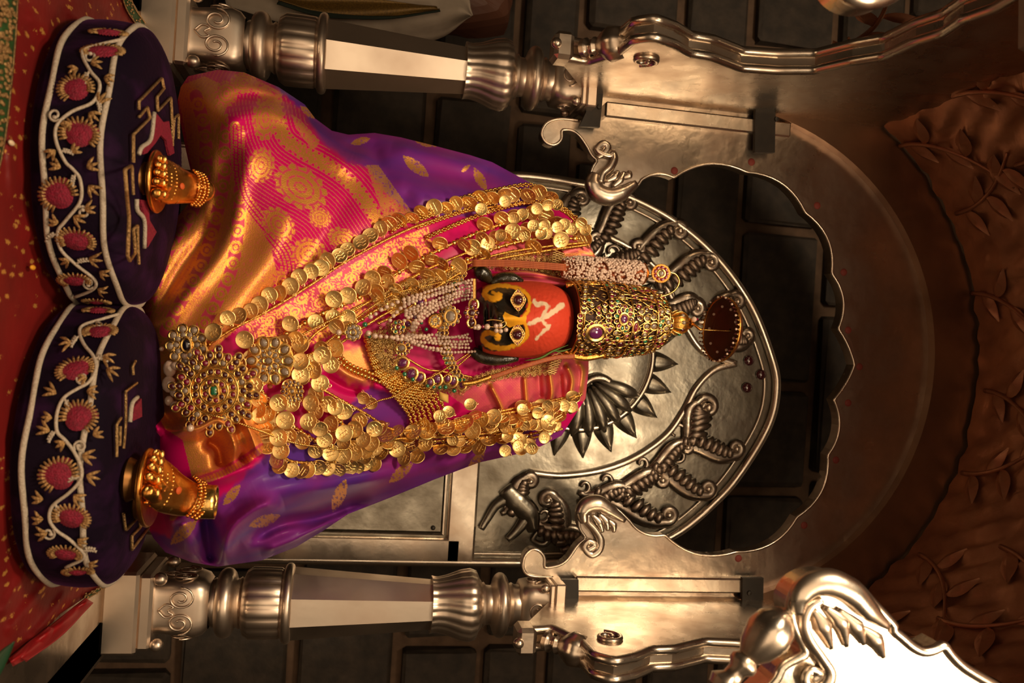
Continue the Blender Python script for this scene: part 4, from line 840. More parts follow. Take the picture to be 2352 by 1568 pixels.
# copper liner strips at the crown foot
B().tube(spline([P(a, b_, 1.68) for a, b_ in [(1300, 655), (1330, 652), (1375, 654), (1420, 662)]], 5), .006, 8, flat=.4).build('liner_strip', M['gold_or'], crown, 180)
B().tube(spline([P(a, b_, 1.68) for a, b_ in [(1296, 806), (1318, 818), (1350, 822), (1398, 812)]], 5), .006, 8, flat=.4).build('liner_strip', M['gold_or'], crown, 180)

# ---------------------------------------------------------------- parasol over the crown
UA = P(1664, 757, 1.72)
par = thing('ritual_parasol', 'small dark copper parasol fringed with pearls above the crown', 'parasol', P(1600, 748, 1.72))
ux = np.array([.04, .17, 1.]); ux /= np.linalg.norm(ux); R0 = 77*1.72/2000*1.02
M['umb'] = mat('dark_copper', (.16, .055, .025), .6, .42, (.1, .032, .016), 14)
B().lathe([(-.008, R0), (0, R0*.96), (.010, R0*.75), (.018, R0*.4), (.021, .004), (.014, .004), (.011, R0*.38), (.004, R0*.72), (-.003, R0*.93), (-.009, R0*.985)], UA, ux, n=56, caps=False).build('canopy', M['umb'], par, 60)
for rr, hh in ((R0*.72, .0045), (R0*.5, .010)):
    t = np.linspace(0, 2*pi, 49)[:-1]; Rb = basis(ux); B().tube(UA+ux*hh+np.outer(np.cos(t)*rr, Rb[:, 0])+np.outer(np.sin(t)*rr, Rb[:, 1]), .0009, 5, closed=True).build('canopy_ring', M['umb'], par, 180)
Rb = basis(ux); t = np.linspace(0, 2*pi, 57)[:-1]; B().tube(UA-ux*.008+np.outer(np.cos(t)*R0, Rb[:, 0])+np.outer(np.sin(t)*R0, Rb[:, 1]), .0018, 6, closed=True).build('rim', M['gold_or'], par, 180)
for i in range(44):
    a = 2*pi*i/44; d = Rb[:, 0]*cos(a)+Rb[:, 1]*sin(a); q = UA+d*R0
    o_ = put('fringe_pearl', 'pearl', 'pearl' if i % 3 == 0 else 'rubyd', par, q-ux*.0175, FR, .0026 if i % 3 == 0 else .0022)
    tri = np.array([q-ux*.008+np.cross(ux, d)*.004, q-ux*.008-np.cross(ux, d)*.004, q-ux*.0155]); B().prism(tri, d*.0008).build('fringe_leaf', M['gold'], par, None)
for i in range(9):
    a = 2*pi*i/9+.2; d = Rb[:, 0]*cos(a)+Rb[:, 1]*sin(a); put('hanging_pearl', 'pearl', 'pearl', par, UA+d*R0*.72-ux*.006, FR, .0032)
B().lathe([(.02, .006), (.030, .007), (.036, .004), (.04, .001)], UA, ux, n=12).build('top_knob', M['gold'], par, 60)
B().tube(spline([P(1584, 741, 1.735), P(1594, 745, 1.725), P(1606, 755, 1.72), P(1612, 757, 1.72)], 6), .0028, 8).build('stem_hook', M['gold_or'], par, 180)
ch = B()
for q in resample(np.array([P(1612, 757, 1.72), P(1664, 758, 1.72)+ux*.02]), .0028): ch.ball(q, .0017, 6, 5)
ch.build('stem_chain', M['gold'], par, 180, kind='stuff')

# ---------------------------------------------------------------- pearl tassel and its hook
tas = thing('pearl_tassel', 'thick tassel of small pearls rising beside the crown with a ruby rosette', 'tassel', P(1290, 617, 1.70))
b = B(); A0, A1 = P(1292, 614, 1.70), P(1478, 629, 1.70); ad = A1-A0; TL = np.linalg.norm(ad); ad /= TL; Rb = basis(ad)
for i in range(1500):
    s = random.random(); a = random.random()*2*pi; r_ = (.0245 if s > .12 else .018+.05*s)*(1-.25*max(0, (s-.93)/.07)); sz = random.uniform(.0026, .0034) if s > .15 else .0022
    b.ball(A0+ad*TL*s+(Rb[:, 0]*cos(a)+Rb[:, 1]*sin(a))*r_*random.uniform(.9, 1.03), sz, 7, 5)
b.build('pearl_cluster', M['pearl'], tas, 180, kind='stuff')
B().tube(np.array([A0, A1]), .018, 12).build('tassel_core', M['redthread'], tas, 180)
B().lathe([(0, .023), (.006, .016), (.012, .004)], A1, ad, n=16).build('tassel_cap', M['gold_or'], tas, 60)
rc = P(1518, 628, 1.69); B().lathe([(-.004, .0175), (0, .019), (.003, .0185)], rc, FR, n=32).build('rosette_disc', M['gold_or'], tas, 40)
gem(tas, rc+FR*.003, FR, .0068, 'crystal', name='centre_stone')
for i in range(9): a = 2*pi*i/9; d = EX*cos(a)+EY*sin(a); put('rosette_ruby', 'rect', 'ruby', tas, rc+FR*.003+d*.0125, FR, .0036, d)
b = B()
for i in range(34): a = 2*pi*i/34; b.ball(rc+FR*.002+(EX*cos(a)+EY*sin(a))*.0188, .0015, 6, 4)
b.build('rosette_beading', M['gold'], tas, 180, kind='stuff')
B().tube(spline([P(a, b_, 1.69) for a, b_ in [(1480, 629), (1498, 631)]], 4), .0012, 6).build('tassel_wire', M['gold'], tas, 180)
B().tube(spline([P(a, b_, 1.69) for a, b_ in [(1538, 625), (1552, 630), (1560, 646), (1552, 664), (1534, 676), (1502, 684)]], 6), .0022, 8).build('hook_wire', M['gold'], tas, 180)
# orange threads and garland leaves beside the face
th_ = thing('orange_thread', 'bundle of orange threads tied left of the face', 'thread', P(1100, 605, 1.66))
for k in range(4): B().tube(spline([P(a, b_+k*4-6, 1.66-.001*k) for a, b_ in [(1085, 604), (1150, 604), (1220, 608), (1300, 614)]], 6), .0021, 6).build('strand', M['redthread'], th_, 180)
th2 = thing('orange_ribbon', 'orange and gold ribbon running up to the crown right of the face', 'ribbon', P(1080, 880, 1.66))
B().tube(spline([P(a, b_, 1.665) for a, b_ in [(1075, 880), (1100, 874), (1130, 866), (1200, 842), (1270, 822), (1320, 818)]], 6), .0048, 8, flat=.4).build('band', M['redthread'], th2, 180)
B().tube(spline([P(a, b_, 1.66) for a, b_ in [(1062, 881), (1084, 879), (1110, 871), (1128, 864)]], 6), .005, 8).build('gold_binding', M['goldwire'], th2, 180)
for q, w_, lab in (([(1205, 828), (1240, 822), (1270, 806), (1305, 792)], .010, 'narrow green leaf tucked between the face and the crown'), ([(1268, 806), (1290, 806), (1312, 800)], .008, 'short green leaf tip under the crown edge')):
    pp = spline([P(a, b_, 1.66) for a, b_ in q], 6); n_ = len(pp); t = np.linspace(0, 1, n_)
    g = np.array([[p_+EY*w_*.6*np.sin(pi*(.05+.9*t_))*v_*.5+FR*.003*(1-v_*v_) for v_ in (-1, -.5, 0, .5, 1)] for p_, t_ in zip(pp, t)])
    o_ = B().grid(g).build('green_leaf', M['leaf'], None, 180); tag(o_, lab, 'leaf'); o_.modifiers.new('thick', 'SOLIDIFY').thickness = .0008
# ================================================================ necklaces
def ysurf(px, py): return float(yfast(px, py)[0])
def onto(pts, lift, n=10):                           # photograph path -> space curve resting on the sari
    q = spline(pts, n); Y = yfast(q[:, 0], q[:, 1])
    hd = sstep(0, 40, sdf(q[:, 0], q[:, 1], SIL)); Y = np.minimum(Y, np.interp(q[:, 0], [1100, 1300], [1.80, 1.775]))
    k = np.ones(9)/9; Y = np.convolve(np.r_[[Y[0]]*4, Y, [Y[-1]]*4], k, 'valid')
    return PN(q[:, 0], q[:, 1], Y-lift), q
def cord(b, w, r_, wrap=.0): b.tube(resample(w, .006), r_, 7); return b
def beads(w, step, r_, b=None, bob=0, nu=8, nv=6):
    b = b or B()
    for i, q in enumerate(resample(w, step)):
        if bob:
            for k in range(bob):
                a = 2*pi*k/bob+i*.9; b.ball(q+EY*cos(a)*r_*.75+EX*sin(a)*r_*.35+FR*r_*.5*sin(a), r_*.62, 6, 5)
        else: b.ball(q, r_, nu, nv)
    return b
K = 1.58/2000
ncoin = 0
def coins(nk, pts, lift, spacing, offs, R_=17.5, skip=0., t0=0., t1=1., tilt=.3):
    global ncoin
    q = resample(spline(pts, 10), spacing); n_ = len(q)
    for i, (x, y) in enumerate(q):
        s = i/(n_-1)
        if s < t0 or s > t1 or random.random() < skip: continue
        ox, oy = offs(x, y); ox += random.uniform(-6, 6); oy += random.uniform(-6, 6); r_ = R_*random.uniform(.9, 1.06)
        cx_, cy_ = x+ox, y+oy
        Y = min(ysurf(np.clip(cx_, 300, 1345), cy_), ysurf(np.clip(x, 300, 1345), y))
        if x > 1150: Y = min(Y, 1.775)
        c_ = P(cx_, cy_, Y-lift-random.uniform(0, .006)); top = P(x, y, Y-lift)
        nr_ = FR+EX*random.uniform(-tilt, tilt)*1.0+EY*random.uniform(-tilt, tilt)*1.1; r_ *= 1.08
        if x > 880: nr_ = nr_+EY*(.9 if y < 740 else -.9)*random.uniform(.2, 1.4)+EX*random.uniform(-.5, .3)
        R0_ = basis(nr_); d = top-c_; d = d-R0_[:, 2]*(d@R0_[:, 2]); R1_ = basis(R0_[:, 2], np.cross(d, R0_[:, 2]))
        link('coin', gem_mesh('coin', 'coin'), None, nk, mat4(R1_*r_*Y/2000, c_), None); ncoin += 1
def necklace(name, label, pts, kind, lift, cat='necklace', r_=3.2):
    w, q = onto(pts, lift); t = thing(name, label, cat, tuple(w[len(w)//2]), 'gold coin necklaces')
    B().tube(resample(w, .006), r_*K, 7).build('cord', M['goldwire'], t, 180)
    if kind == 'melon':
        b = B(); 
        for p_ in resample(w, 24*K): b.ball(p_, 7*K, 10, 7)
        for p_ in resample(w, 12*K): b.ball(p_, 4.6*K, 8, 5)
        b.build('gold_beads', M['gold'], t, 180, kind='stuff')
    else:
        beads(w, 14*K, 4.3*K).build('knots', M['goldwire'], t, 180, kind='stuff')
    return t
n1 = [(1335, 525), (1300, 490), (1244, 467), (1132, 475), (1030, 496), (933, 529), (800, 597), (712, 655), (623, 709), (515, 767), (476, 805), (520, 860), (600, 905), (630, 972), (655, 1052), (744, 1061), (815, 1055), (953, 1030), (1100, 1010), (1220, 1005), (1290, 985)]
n2 = [(1338, 530), (1250, 500), (1170, 510), (1060, 550), (940, 610), (830, 680), (740, 720), (660, 765), (612, 800), (590, 850), (620, 930), (690, 990), (770, 1030), (860, 1035), (960, 1018), (1080, 1005), (1200, 1000), (1280, 980)]
n3 = [(1345, 540), (1240, 530), (1130, 560), (1000, 610), (890, 670), (800, 720), (720, 770), (690, 830), (690, 900), (720, 960), (790, 1000), (880, 1000), (1000, 975), (1120, 950), (1240, 925), (1335, 905)]
n4 = [(1340, 548), (1230, 548), (1110, 580), (990, 640), (900, 690), (820, 740), (760, 790), (720, 850), (740, 920), (800, 985), (860, 1020), (960, 995), (1090, 965), (1200, 955), (1310, 945)]
n5 = [(1352, 556), (1240, 568), (1140, 585), (1050, 615), (980, 655), (920, 700), (860, 735), (800, 775), (750, 815), (705, 865), (760, 905), (840, 950), (900, 985), (960, 985), (1080, 962), (1180, 945), (1332, 908)]
n6 = [(1350, 562), (1240, 578), (1140, 596), (1060, 625), (1000, 662), (930, 712), (870, 742)]
n7 = [(1265, 985), (1180, 985), (1080, 1000), (980, 1005), (900, 1010), (840, 1040), (800, 1060)]
out_ = lambda x, y: (-12, -22) if y < 780 else ((-24, 4) if x < 640 else (-14, 17))
dn = lambda x, y: (-18, -10) if y < 780 else (-20, 8)
N = necklace('coin_necklace', 'outermost gold coin necklace hanging lowest across the sari', n1, 'cord', .008); coins(N, n1, .012, 27, out_, t0=.03, t1=.46); coins(N, n1, .012, 22, out_, t0=.60, t1=.78, tilt=.6); coins(N, n1, .012, 30, out_, t0=.78, t1=.99, skip=.3)
N = necklace('coin_necklace', 'gold coin necklace with round gold beads, second from outside', n2, 'melon', .014); coins(N, n2, .018, 36, dn, R_=17.5, skip=.2)
N = necklace('coin_necklace', 'cord-strung gold coin necklace, third from outside', n3, 'cord', .020); coins(N, n3, .022, 38, dn, R_=17, skip=.3, t0=.05)
N = necklace('coin_necklace', 'beaded gold coin necklace, fourth from outside', n4, 'melon', .025); coins(N, n4, .028, 40, dn, R_=17.5, skip=.3, t0=.05)
N = necklace('coin_necklace', 'innermost long cord necklace of gold coins beside the pearls', n5, 'cord', .028); coins(N, n5, .030, 42, dn, R_=17.5, skip=.25, t0=.25, t1=.97)
N = necklace('coin_necklace', 'short gold cord with flat coins running from left shoulder to the pearls', n6, 'cord', .033); coins(N, n6, .030, 60, lambda x, y: (-10, -16), R_=19, skip=.2)
N = necklace('coin_necklace', 'short gold cord with overlapping coins over the right arm', n7, 'cord', .036); coins(N, n7, .036, 34, lambda x, y: (-8, -16), R_=18, skip=.1)
# coin clusters at the shoulders and centre
cl = thing('coin_cluster', 'loose cluster of gold coins gathered below the white stone flower', 'coins', P(760, 960, 1.55))
for x, y in [(714, 925), (708, 968), (735, 985), (655, 965), (640, 925), (745, 1010), (790, 995), (835, 1010), (815, 985), (860, 985), (760, 838), (740, 815), (720, 850), (735, 880), (690, 830), (690, 790), (680, 780), (770, 800), (650, 790), (690, 860), (770, 935), (790, 945), (815, 1040), (840, 1035), (640, 1005), (645, 1035), (545, 835), (582, 885), (490, 763), (562, 780)]:
    c_ = P(x, y, ysurf(x, y)-.036-random.uniform(0, .006)); nr_ = FR+EX*random.uniform(-.25, .25)+EY*random.uniform(-.25, .25); R0_ = basis(nr_, EX*random.uniform(-1, 1)+EY)
    link('coin', gem_mesh('coin', 'coin'), None, cl, mat4(R0_*random.uniform(19, 21.5)*1.55/2000, c_), None)
cl2 = thing('coin_cluster', 'fan of gold coins on the left shoulder beside the bead ropes', 'coins', P(1260, 520, 1.74))
for x, y in [(1233, 479), (1258, 471), (1280, 470), (1180, 500), (1200, 492), (1225, 518), (1250, 520), (1255, 535), (1243, 537), (1280, 522), (1296, 515), (1312, 526), (1335, 512), (1345, 528), (1160, 462), (1105, 480), (1150, 540), (1205, 540)]:
    c_ = P(x, y, min(ysurf(x, y), 1.775)-.040); nr_ = FR+EX*random.uniform(-.3, .3)+EY*random.uniform(-.2, .6); link('coin', gem_mesh('coin', 'coin'), None, cl2, mat4(basis(nr_, EX*random.uniform(-1, 1)+EY)*14.5*1.74/2000, c_), None)
cl3 = thing('coin_cluster', 'fan of gold coins on the right shoulder below the pink shawl', 'coins', P(1240, 970, 1.74))
for x, y in [(1200, 940), (1258, 932), (1274, 934), (1296, 932), (1314, 934), (1235, 948), (1222, 975), (1236, 976), (1205, 976), (1175, 985), (1162, 982), (1128, 980), (1276, 975), (1166, 1002), (1190, 1025), (1160, 1035), (1222, 1030), (1080, 928), (1030, 945), (1010, 955), (1040, 1010), (1055, 1012), (1250, 1005)]:
    c_ = P(x, y, min(ysurf(x, y), 1.775)-.040); nr_ = FR+EX*random.uniform(-.3, .3)+EY*random.uniform(-.5, .2); link('coin', gem_mesh('coin', 'coin'), None, cl3, mat4(basis(nr_, EX*random.uniform(-1, 1)+EY)*14.5*1.74/2000, c_), None)
for x, y, lb in ((834, 914, 'upper of two loose gold coins lying on the purple cloth'), (852, 926, 'lower of two loose gold coins lying on the purple cloth, under a thin chain')):
    o_ = link('loose_coin', gem_mesh('coin', 'coin'), None, None, mat4(basis(FR+EY*.3, EX)*16*1.58/2000, P(x, y, ysurf(x, y)-.006)), None); tag(o_, lb, 'coin')
# bobbly bead ropes
def rope(t, pts, lift, r_, bob=3, nm='bead_strand'):
    w, q = onto(pts, lift); beads(w, r_*(1.15 if bob else 1.85)*K, r_*K, bob=bob).build(nm, M['gold'], t, 180, kind='stuff')
lr = thing('bead_rope_necklace', 'four knobbly gold bead ropes over the left shoulder', 'necklace', P(1100, 460, 1.7))
for q in ([(900, 530), (945, 503), (1024, 470), (1070, 452), (1144, 435), (1218, 424), (1249, 445), (1310, 488)], [(960, 505), (1060, 468), (1160, 445), (1230, 436), (1270, 468), (1325, 500)], [(960, 520), (1085, 478), (1180, 452), (1246, 446), (1285, 478)], [(980, 545), (1060, 510), (1120, 487), (1190, 468), (1256, 458)]): rope(lr, q, .010, 5.4)
rr_ = thing('bead_rope_necklace', 'thick bunch of knobbly gold bead ropes right of the pearls', 'necklace', P(930, 900, 1.6))
for k in range(8):
    u = k/7; A_1 = np.array([(838, 776), (862, 850), (900, 900), (938, 950), (945, 985)], float); B_1 = np.array([(852, 772), (905, 846), (965, 884), (1004, 910), (1022, 942)], float); rope(rr_, (A_1+(B_1-A_1)*u).tolist(), .014+.006*sin(pi*u), 5.8)
for d in (0, 12): rope(rr_, [(768+d, 786), (770+d, 815), (798+d*.6, 845+d*-.6), (850, 868-d), (888, 884-d)], .010, 5.4, bob=0)
for q in ([(1090, 990), (1140, 985), (1200, 990)], [(1070, 985), (1120, 990), (1160, 1000)]): rope(rr_, q, .02, 4.6)
# fine chains
for q, lb in (([(482, 952), (530, 965), (600, 990), (680, 1018), (780, 1032), (800, 1030)], 'thin gold rope chain from the ruby pendant down to the right coins'), ([(835, 938), (870, 920), (905, 910), (960, 880), (1010, 855), (1075, 812)], 'thin gold rope chain crossing the purple cloth'), ([(690, 830), (745, 790), (800, 745), (860, 700), (905, 675), (960, 660), (1050, 640)], 'thin gold rope chain along the left edge of the pearls'), ([(640, 800), (700, 765), (770, 730), (830, 700)], 'short gold chain over the left coins'), ([(1080, 815), (1040, 850), (1000, 880), (985, 895)], 'double thin gold chain hanging from the right ear')):
    w, _ = onto(q, .034); o_ = beads(w, 4.6*K, 3.0*K, nu=6, nv=5).build('gold_chain', M['gold'], None, 180); tag(o_, lb, 'chain', 'thin gold chains')
# gold lace nets
def net(name, label, poly, lift, num, r0=3.8, flat=True):
    poly = np.array(poly, float); b = B(); lo, hi = poly.min(0), poly.max(0); pts = []
    while len(pts) < num:
        q = lo+(hi-lo)*rng.random((num*3, 2)); pts += q[inside(q[:, 0], q[:, 1], poly)].tolist()
    num = int(num*.6); pts = np.array(pts[:num]); Y = np.minimum(yfast(pts[:, 0], pts[:, 1]), 1.78)-lift; V = PN(pts[:, 0], pts[:, 1], Y); t = np.linspace(0, 2*pi, 7)[:-1]
    for p_ in V:
        r_ = random.uniform(.7, 1.2)*r0*K; tl = FR*random.uniform(-.6, .6)
        ring_ = p_+FR*random.uniform(0, .004)+np.outer(np.cos(t)*r_, EX+tl)+np.outer(np.sin(t)*r_, EY-tl*.5); b.tube(ring_, .75*K, 3, closed=True)
        if random.random() < .35: b.ball(p_+FR*.003, 1.5*K, 5, 4)
    o_ = b.build(name, M['goldlace'], None, 180); tag(o_, label, 'lace'); return o_
net('gold_lace', 'fan of fine gold lace left of the pearl strands', [(1055, 618), (1000, 634), (900, 655), (855, 690), (880, 712), (960, 690), (1010, 668)], .030, 800)
net('gold_lace', 'fine gold filigree net below the pearl strands', [(838, 768), (856, 800), (880, 850), (905, 858), (930, 826), (918, 800), (905, 780)], .024, 600)
net('gold_lace', 'gold lace behind the row of purple drop stones', [(930, 835), (980, 868), (1060, 862), (1100, 868), (1060, 905), (990, 900), (940, 880)], .012, 700)
net('gold_lace', 'gold lace strap left of the face', [(1075, 602), (1180, 576), (1285, 578), (1305, 600), (1290, 640), (1250, 630), (1170, 618), (1100, 614)], .022, 900)
net('gold_lace', 'gold lace strap right of the face', [(1070, 880), (1130, 850), (1200, 838), (1270, 812), (1296, 810), (1270, 858), (1160, 868), (1100, 885)], .022, 800)
net('gold_lace', 'gold lace patch under the small crystal flower', [(848, 760), (880, 745), (960, 735), (975, 790), (900, 800), (860, 790)], .020, 500)
# woven gold mesh plaques and rosette chains
for q, lb in (([(1268, 808), (1302, 806), (1276, 862), (1252, 856)], 'woven gold mesh plaque right of the crown foot'), ([(1268, 572), (1296, 580), (1312, 608), (1286, 640), (1262, 606)], 'woven gold mesh plaque left of the crown foot')):
    q = np.array(q, float); b = B(); lo, hi = q.min(0), q.max(0)
    for s in (1, -1):
        for c_ in np.arange(-200, 200, 5.):
            base_ = (lo+hi)/2; u = np.linspace(-90, 90, 60); X_ = base_[0]+u*.94+c_*.34*s; Y_ = base_[1]+u*.34*s-c_*.94*1; m_ = inside(X_, Y_, q); run = np.where(m_)[0]
            if len(run) > 2: w = PN(X_[run], Y_[run], np.full(len(run), 1.735)); b.tube(w, 1.1*K, 4)
    o_ = b.build('gold_mesh_plaque', M['goldlace'], None, 180); tag(o_, lb, 'ornament')
def rosettes(label, paths, lift):
    t_ = thing('rosette_chain', label, 'chain', P(*paths[0][0], 1.72))
    for q in paths:
        for p_ in resample(spline(q, 8), 13.5):
            c_ = P(*p_, min(ysurf(*p_), 1.775)-lift); b = B(); a = np.linspace(0, 2*pi, 9)[:-1]
            for x in a: b.tube(np.array([c_, c_+(EX*cos(x)+EY*sin(x))*6.2*K]), 1.0*K, 4); b.ball(c_+(EX*cos(x)+EY*sin(x))*6.2*K, 1.5*K, 5, 4)
            b.ball(c_+FR*.001, 2.4*K, 6, 5); b.build('rosette', M['goldlace'], t_, 180)
rosettes('two rows of little gold rosettes right of the face', [[(1088, 876), (1162, 861), (1266, 853)], [(1095, 866), (1150, 850), (1262, 838)]], .026)
rosettes('row of little gold rosettes left of the face', [[(1160, 610), (1220, 618), (1285, 634)], [(1180, 590), (1240, 594), (1290, 604)]], .028)

# ---------------------------------------------------------------- pearls
pn = thing('pearl_necklace', 'many-stranded pearl necklace hanging in two bunches below the face', 'necklace', P(960, 730, 1.6))
def pearls(pts, lift, r0, r1, sp=1.02):
    w, q = onto(pts, lift); L = np.sum(np.linalg.norm(np.diff(w, axis=0), axis=1)); b = B(); s = 0.; w2 = resample(w, n=400); 
    while s < L:
        u = s/L; r_ = (r0+(r1-r0)*u)*K*random.uniform(.88, 1.1); c_ = w2[int(u*399)]; b.ball(c_+EX*random.uniform(-1, 1)*K+EY*random.uniform(-1, 1)*K, r_, 9, 6); s += 2*r_*sp
    b.build('pearl_strand', M['pearl'], pn, 180, kind='stuff')
jt = lambda: random.uniform(-4, 4)
for k in range(7):
    u = k/6; pearls([(1086+jt(), 642+u*44), (1050, 648+u*44+jt()), (1000, 662+u*48+jt()), (950, 682+u*42+jt()), (925, 690+u*50+jt())], .044+.008*sin(pi*u)+random.uniform(0, .004), 4.0, 4.9, 1.1)
pearls([(950, 682), (920, 690), (890, 704), (870, 715), (845, 732)], .05, 4.6, 5.6, 1.5); pearls([(950, 690), (930, 700), (910, 718), (890, 745)], .05, 4.8, 5.6, 1.3)
for k in range(3): pearls([(1000, 692+k*10), (975, 712+k*8), (955, 735+k*8), (945, 752+k*6)], .055, 4.4, 5)
for k in range(6):
    u = k/5; pearls([(1082+jt()*2, 768+u*38), (1040, 770+u*38+jt()), (1000, 770+u*34+jt()), (960, 768+u*26+jt()), (930, 766+u*14)], .044+.008*sin(pi*u)+random.uniform(0, .004), 4.0, 5.0, 1.1)
pearls([(935, 770), (910, 772), (880, 774), (848, 768)], .05, 5, 6.6, 1.25); pearls([(940, 778), (915, 778), (900, 776)], .05, 5, 5.4)
for q, r_ in (((846, 765), 7), ((1005, 803), 5.4), ((778, 763), 7), ((945, 798), 4)): put('pearl', 'pearl', 'pearl', pn, P(*q, ysurf(*q)-.05), FR, r_*K)
B().box(P(1090, 664, 1.64), (.0205, .004, .003), np.stack([EY, -fw, EX], 1), bev=.001).build('clasp_bar', M['gold'], pn, None)
# ---------------------------------------------------------------- choker and throat pieces
ck = thing('jewelled_choker', 'gold choker set with crystals and rubies under the pearls', 'choker', P(1020, 740, 1.62))
cp = spline([(1058, 632), (1036, 668), (1024, 705), (1018, 745), (1020, 790), (1036, 836), (1058, 872)], 8)
cw = PN(cp[:, 0], cp[:, 1], np.interp(cp[:, 1], [630, 700, 745, 800, 875], [1.69, 1.668, 1.66, 1.668, 1.69]))
g = np.array([[p_+EX*v*14*K+FR*.003*(1-v*v) for v in (-1, -.5, 0, .5, 1)] for p_ in cw]); o_ = B().grid(g).build('choker_band', M['goldwire'], ck, 180); o_.modifiers.new('t', 'SOLIDIFY').thickness = .002
for i, p_ in enumerate(resample(cw, 13*K)):
    for v in (-1, 0, 1): gem(ck, p_+EX*v*9.5*K+FR*.004, FR, (4.6 if v else 5.4)*K, random.choice(('rubyd', 'ruby', 'rubyd', 'crystal', 'crystal', 'emerald')), 'drop', EX*(v or 1))
c_ = P(1035, 726, 1.648); gem(ck, c_, FR, 13*K, 'crystal', sc=(1.2, 1, .6), name='centre_stone')
for i in range(10): a = 2*pi*i/10; d = EX*cos(a)+EY*sin(a); gem(ck, c_+d*20*K, FR, 5*K, 'crystal' if i % 2 else 'rubyd', 'drop', d)
tp = thing('throat_pendant', 'dark garnet flower brooch with drop stones just under the chin', 'brooch', P(1085, 716, 1.585))
c_ = P(1083, 718, 1.585); B().lathe([(-.004, .012), (0, .013), (.002, .012)], c_, FR, n=20).build('brooch_plate', M['gold_or'], tp, 40); gem(tp, c_+FR*.002, FR, 8.5*K, 'rubyd', sc=(1, 1.15, .8), name='centre_stone')
for i in range(8): a = 2*pi*i/8; put('garnet', 'cab', 'ruby' if i % 2 else 'rubyd', tp, c_+(EX*cos(a)+EY*sin(a))*14*K+FR*.002, FR, 4.8*K)
gem(tp, P(1088, 696, 1.585), FR, 10*K, 'ruby', 'drop', -EY, name='drop_stone'); gem(tp, P(1083, 744, 1.585), FR, 9*K, 'rubyd', 'drop', EY, name='drop_stone')
cup = thing('gold_cup_pendant', 'round gold cup pendant with petal work among the pearls', 'pendant', P(1002, 737, 1.575)); c_ = P(1000, 736, 1.575)
B().lathe([(-.008, .004), (-.004, .012), (.002, .0145), (.004, .013), (.001, .009), (.002, .004), (.005, .001)], c_, FR+EX*.4+EY*.2, n=28).build('cup', M['gold'], cup, 50)
for i in range(9): a = 2*pi*i/9; d = EX*cos(a)+EY*sin(a); gem(cup, c_+d*9*K+FR*.004, FR, 3.8*K, 'crystal', 'drop', d)
# purple drop stones and emerald beads
dr = thing('purple_drop_necklace', 'necklace of purple drop stones with emerald beads right of the pearls', 'necklace', P(960, 860, 1.6))
dw = [(905, 800), (925, 815), (950, 832), (980, 848), (1010, 852), (1045, 858), (1085, 866)]
w, _ = onto(dw, .028); B().tube(w, 2.6*K, 6).build('cord', M['goldwire'], dr, 180)
for x, y, s, a in [(927, 832, 13, 2.6), (946, 856, 14, 2.3), (965, 865, 12, 2.2), (1004, 868, 12, 1.7), (988, 876, 9, 1.7), (1028, 868, 9, 1.9), (1041, 873, 11, 2.0), (1062, 881, 10, 1.9)]:
    d = EX*cos(a)*-1+EY*sin(a); gem(dr, P(x, y, ysurf(x, y)-.034), FR, s*K, 'amethyst', 'drop', -(EX*cos(a)+EY*sin(a)), name='purple_stone')
for x, y, s in [(838, 745, 6.5), (848, 772, 5.5), (911, 845, 5.5), (929, 859, 6), (948, 871, 5.5), (982, 886, 5), (996, 888, 5), (1010, 889, 5.5), (1023, 889, 6), (1043, 897, 6), (938, 722, 5.5), (968, 741, 4.5), (979, 756, 5), (906, 765, 4)]: put('emerald_bead', 'pearl', 'emerald', dr, P(x, y, ysurf(x, y)-.038), FR, s*K)
for x, y, s, a in [(965, 698, 13, 1.6), (953, 728, 10, 1.2), (938, 745, 9, .4)]: gem(dr, P(x, y, ysurf(x, y)-.042), FR, s*K, 'amethyst' if s < 14 else 'ruby', 'drop', EX*cos(a)+EY*sin(a), name='purple_stone')
# ---------------------------------------------------------------- flower pendants
def flower(name, label, px, py, lift, rings, centre, plate):
    c_ = P(px, py, ysurf(px, py)-lift); t_ = thing(name, label, 'pendant', c_); kk = c_[1]/2000
    if plate: B().lathe([(-.004, plate*kk*.97), (-.001, plate*kk), (.001, plate*kk*.95), (.002, 0)], c_, FR, n=36).build('pendant_plate', M['goldwire'], t_, 40)
    mt, s, kind, sc = centre; gem(t_, c_+FR*.004, FR, s*kk, mt, kind, EX, sc, name='centre_stone')
    for R_, num, mts, s, kind, ph in rings:
        for i in range(num):
            a = 2*pi*(i+ph)/num; d = EX*cos(a)+EY*sin(a); gem(t_, c_+d*R_*kk+FR*.0025, FR, s*kk, mts[i % len(mts)], kind, d)
    return t_, c_, kk
flower('crystal_flower_pendant', 'gold flower pendant of milky crystals above the ruby pendant', 620, 828, .046, [(18, 8, ('crystal',), 7, 'drop', 0), (29, 10, ('crystal',), 6, 'drop', .5), (44, 10, ('crystal',), 11, 'drop', 0)], ('crystal', 9, 'drop', (1, 1, 1)), 53)
flower('crystal_flower_pendant', 'small flower of eight crystals at the tip of the pearl strands', 812, 763, .05, [(12, 8, ('crystal',), 6.6, 'cab', 0)], ('crystal', 6, 'cab', (1, 1, 1)), 14)
flower('crystal_flower_pendant', 'small crystal flower with ruby petals on the pink cloth right of the pearls', 925, 799, .036, [(14, 11, ('rubyd', 'ruby'), 4.6, 'drop', 0)], ('crystal', 9, 'drop', (1, 1, 1)), 12)
flower('emerald_flower_pendant', 'small fan pendant of emeralds and rubies amid the pearls', 915, 751, .05, [(12, 9, ('emerald', 'rubyd', 'ruby'), 5, 'drop', 0)], ('ruby', 6, 'cab', (1, 1, 1)), 14)
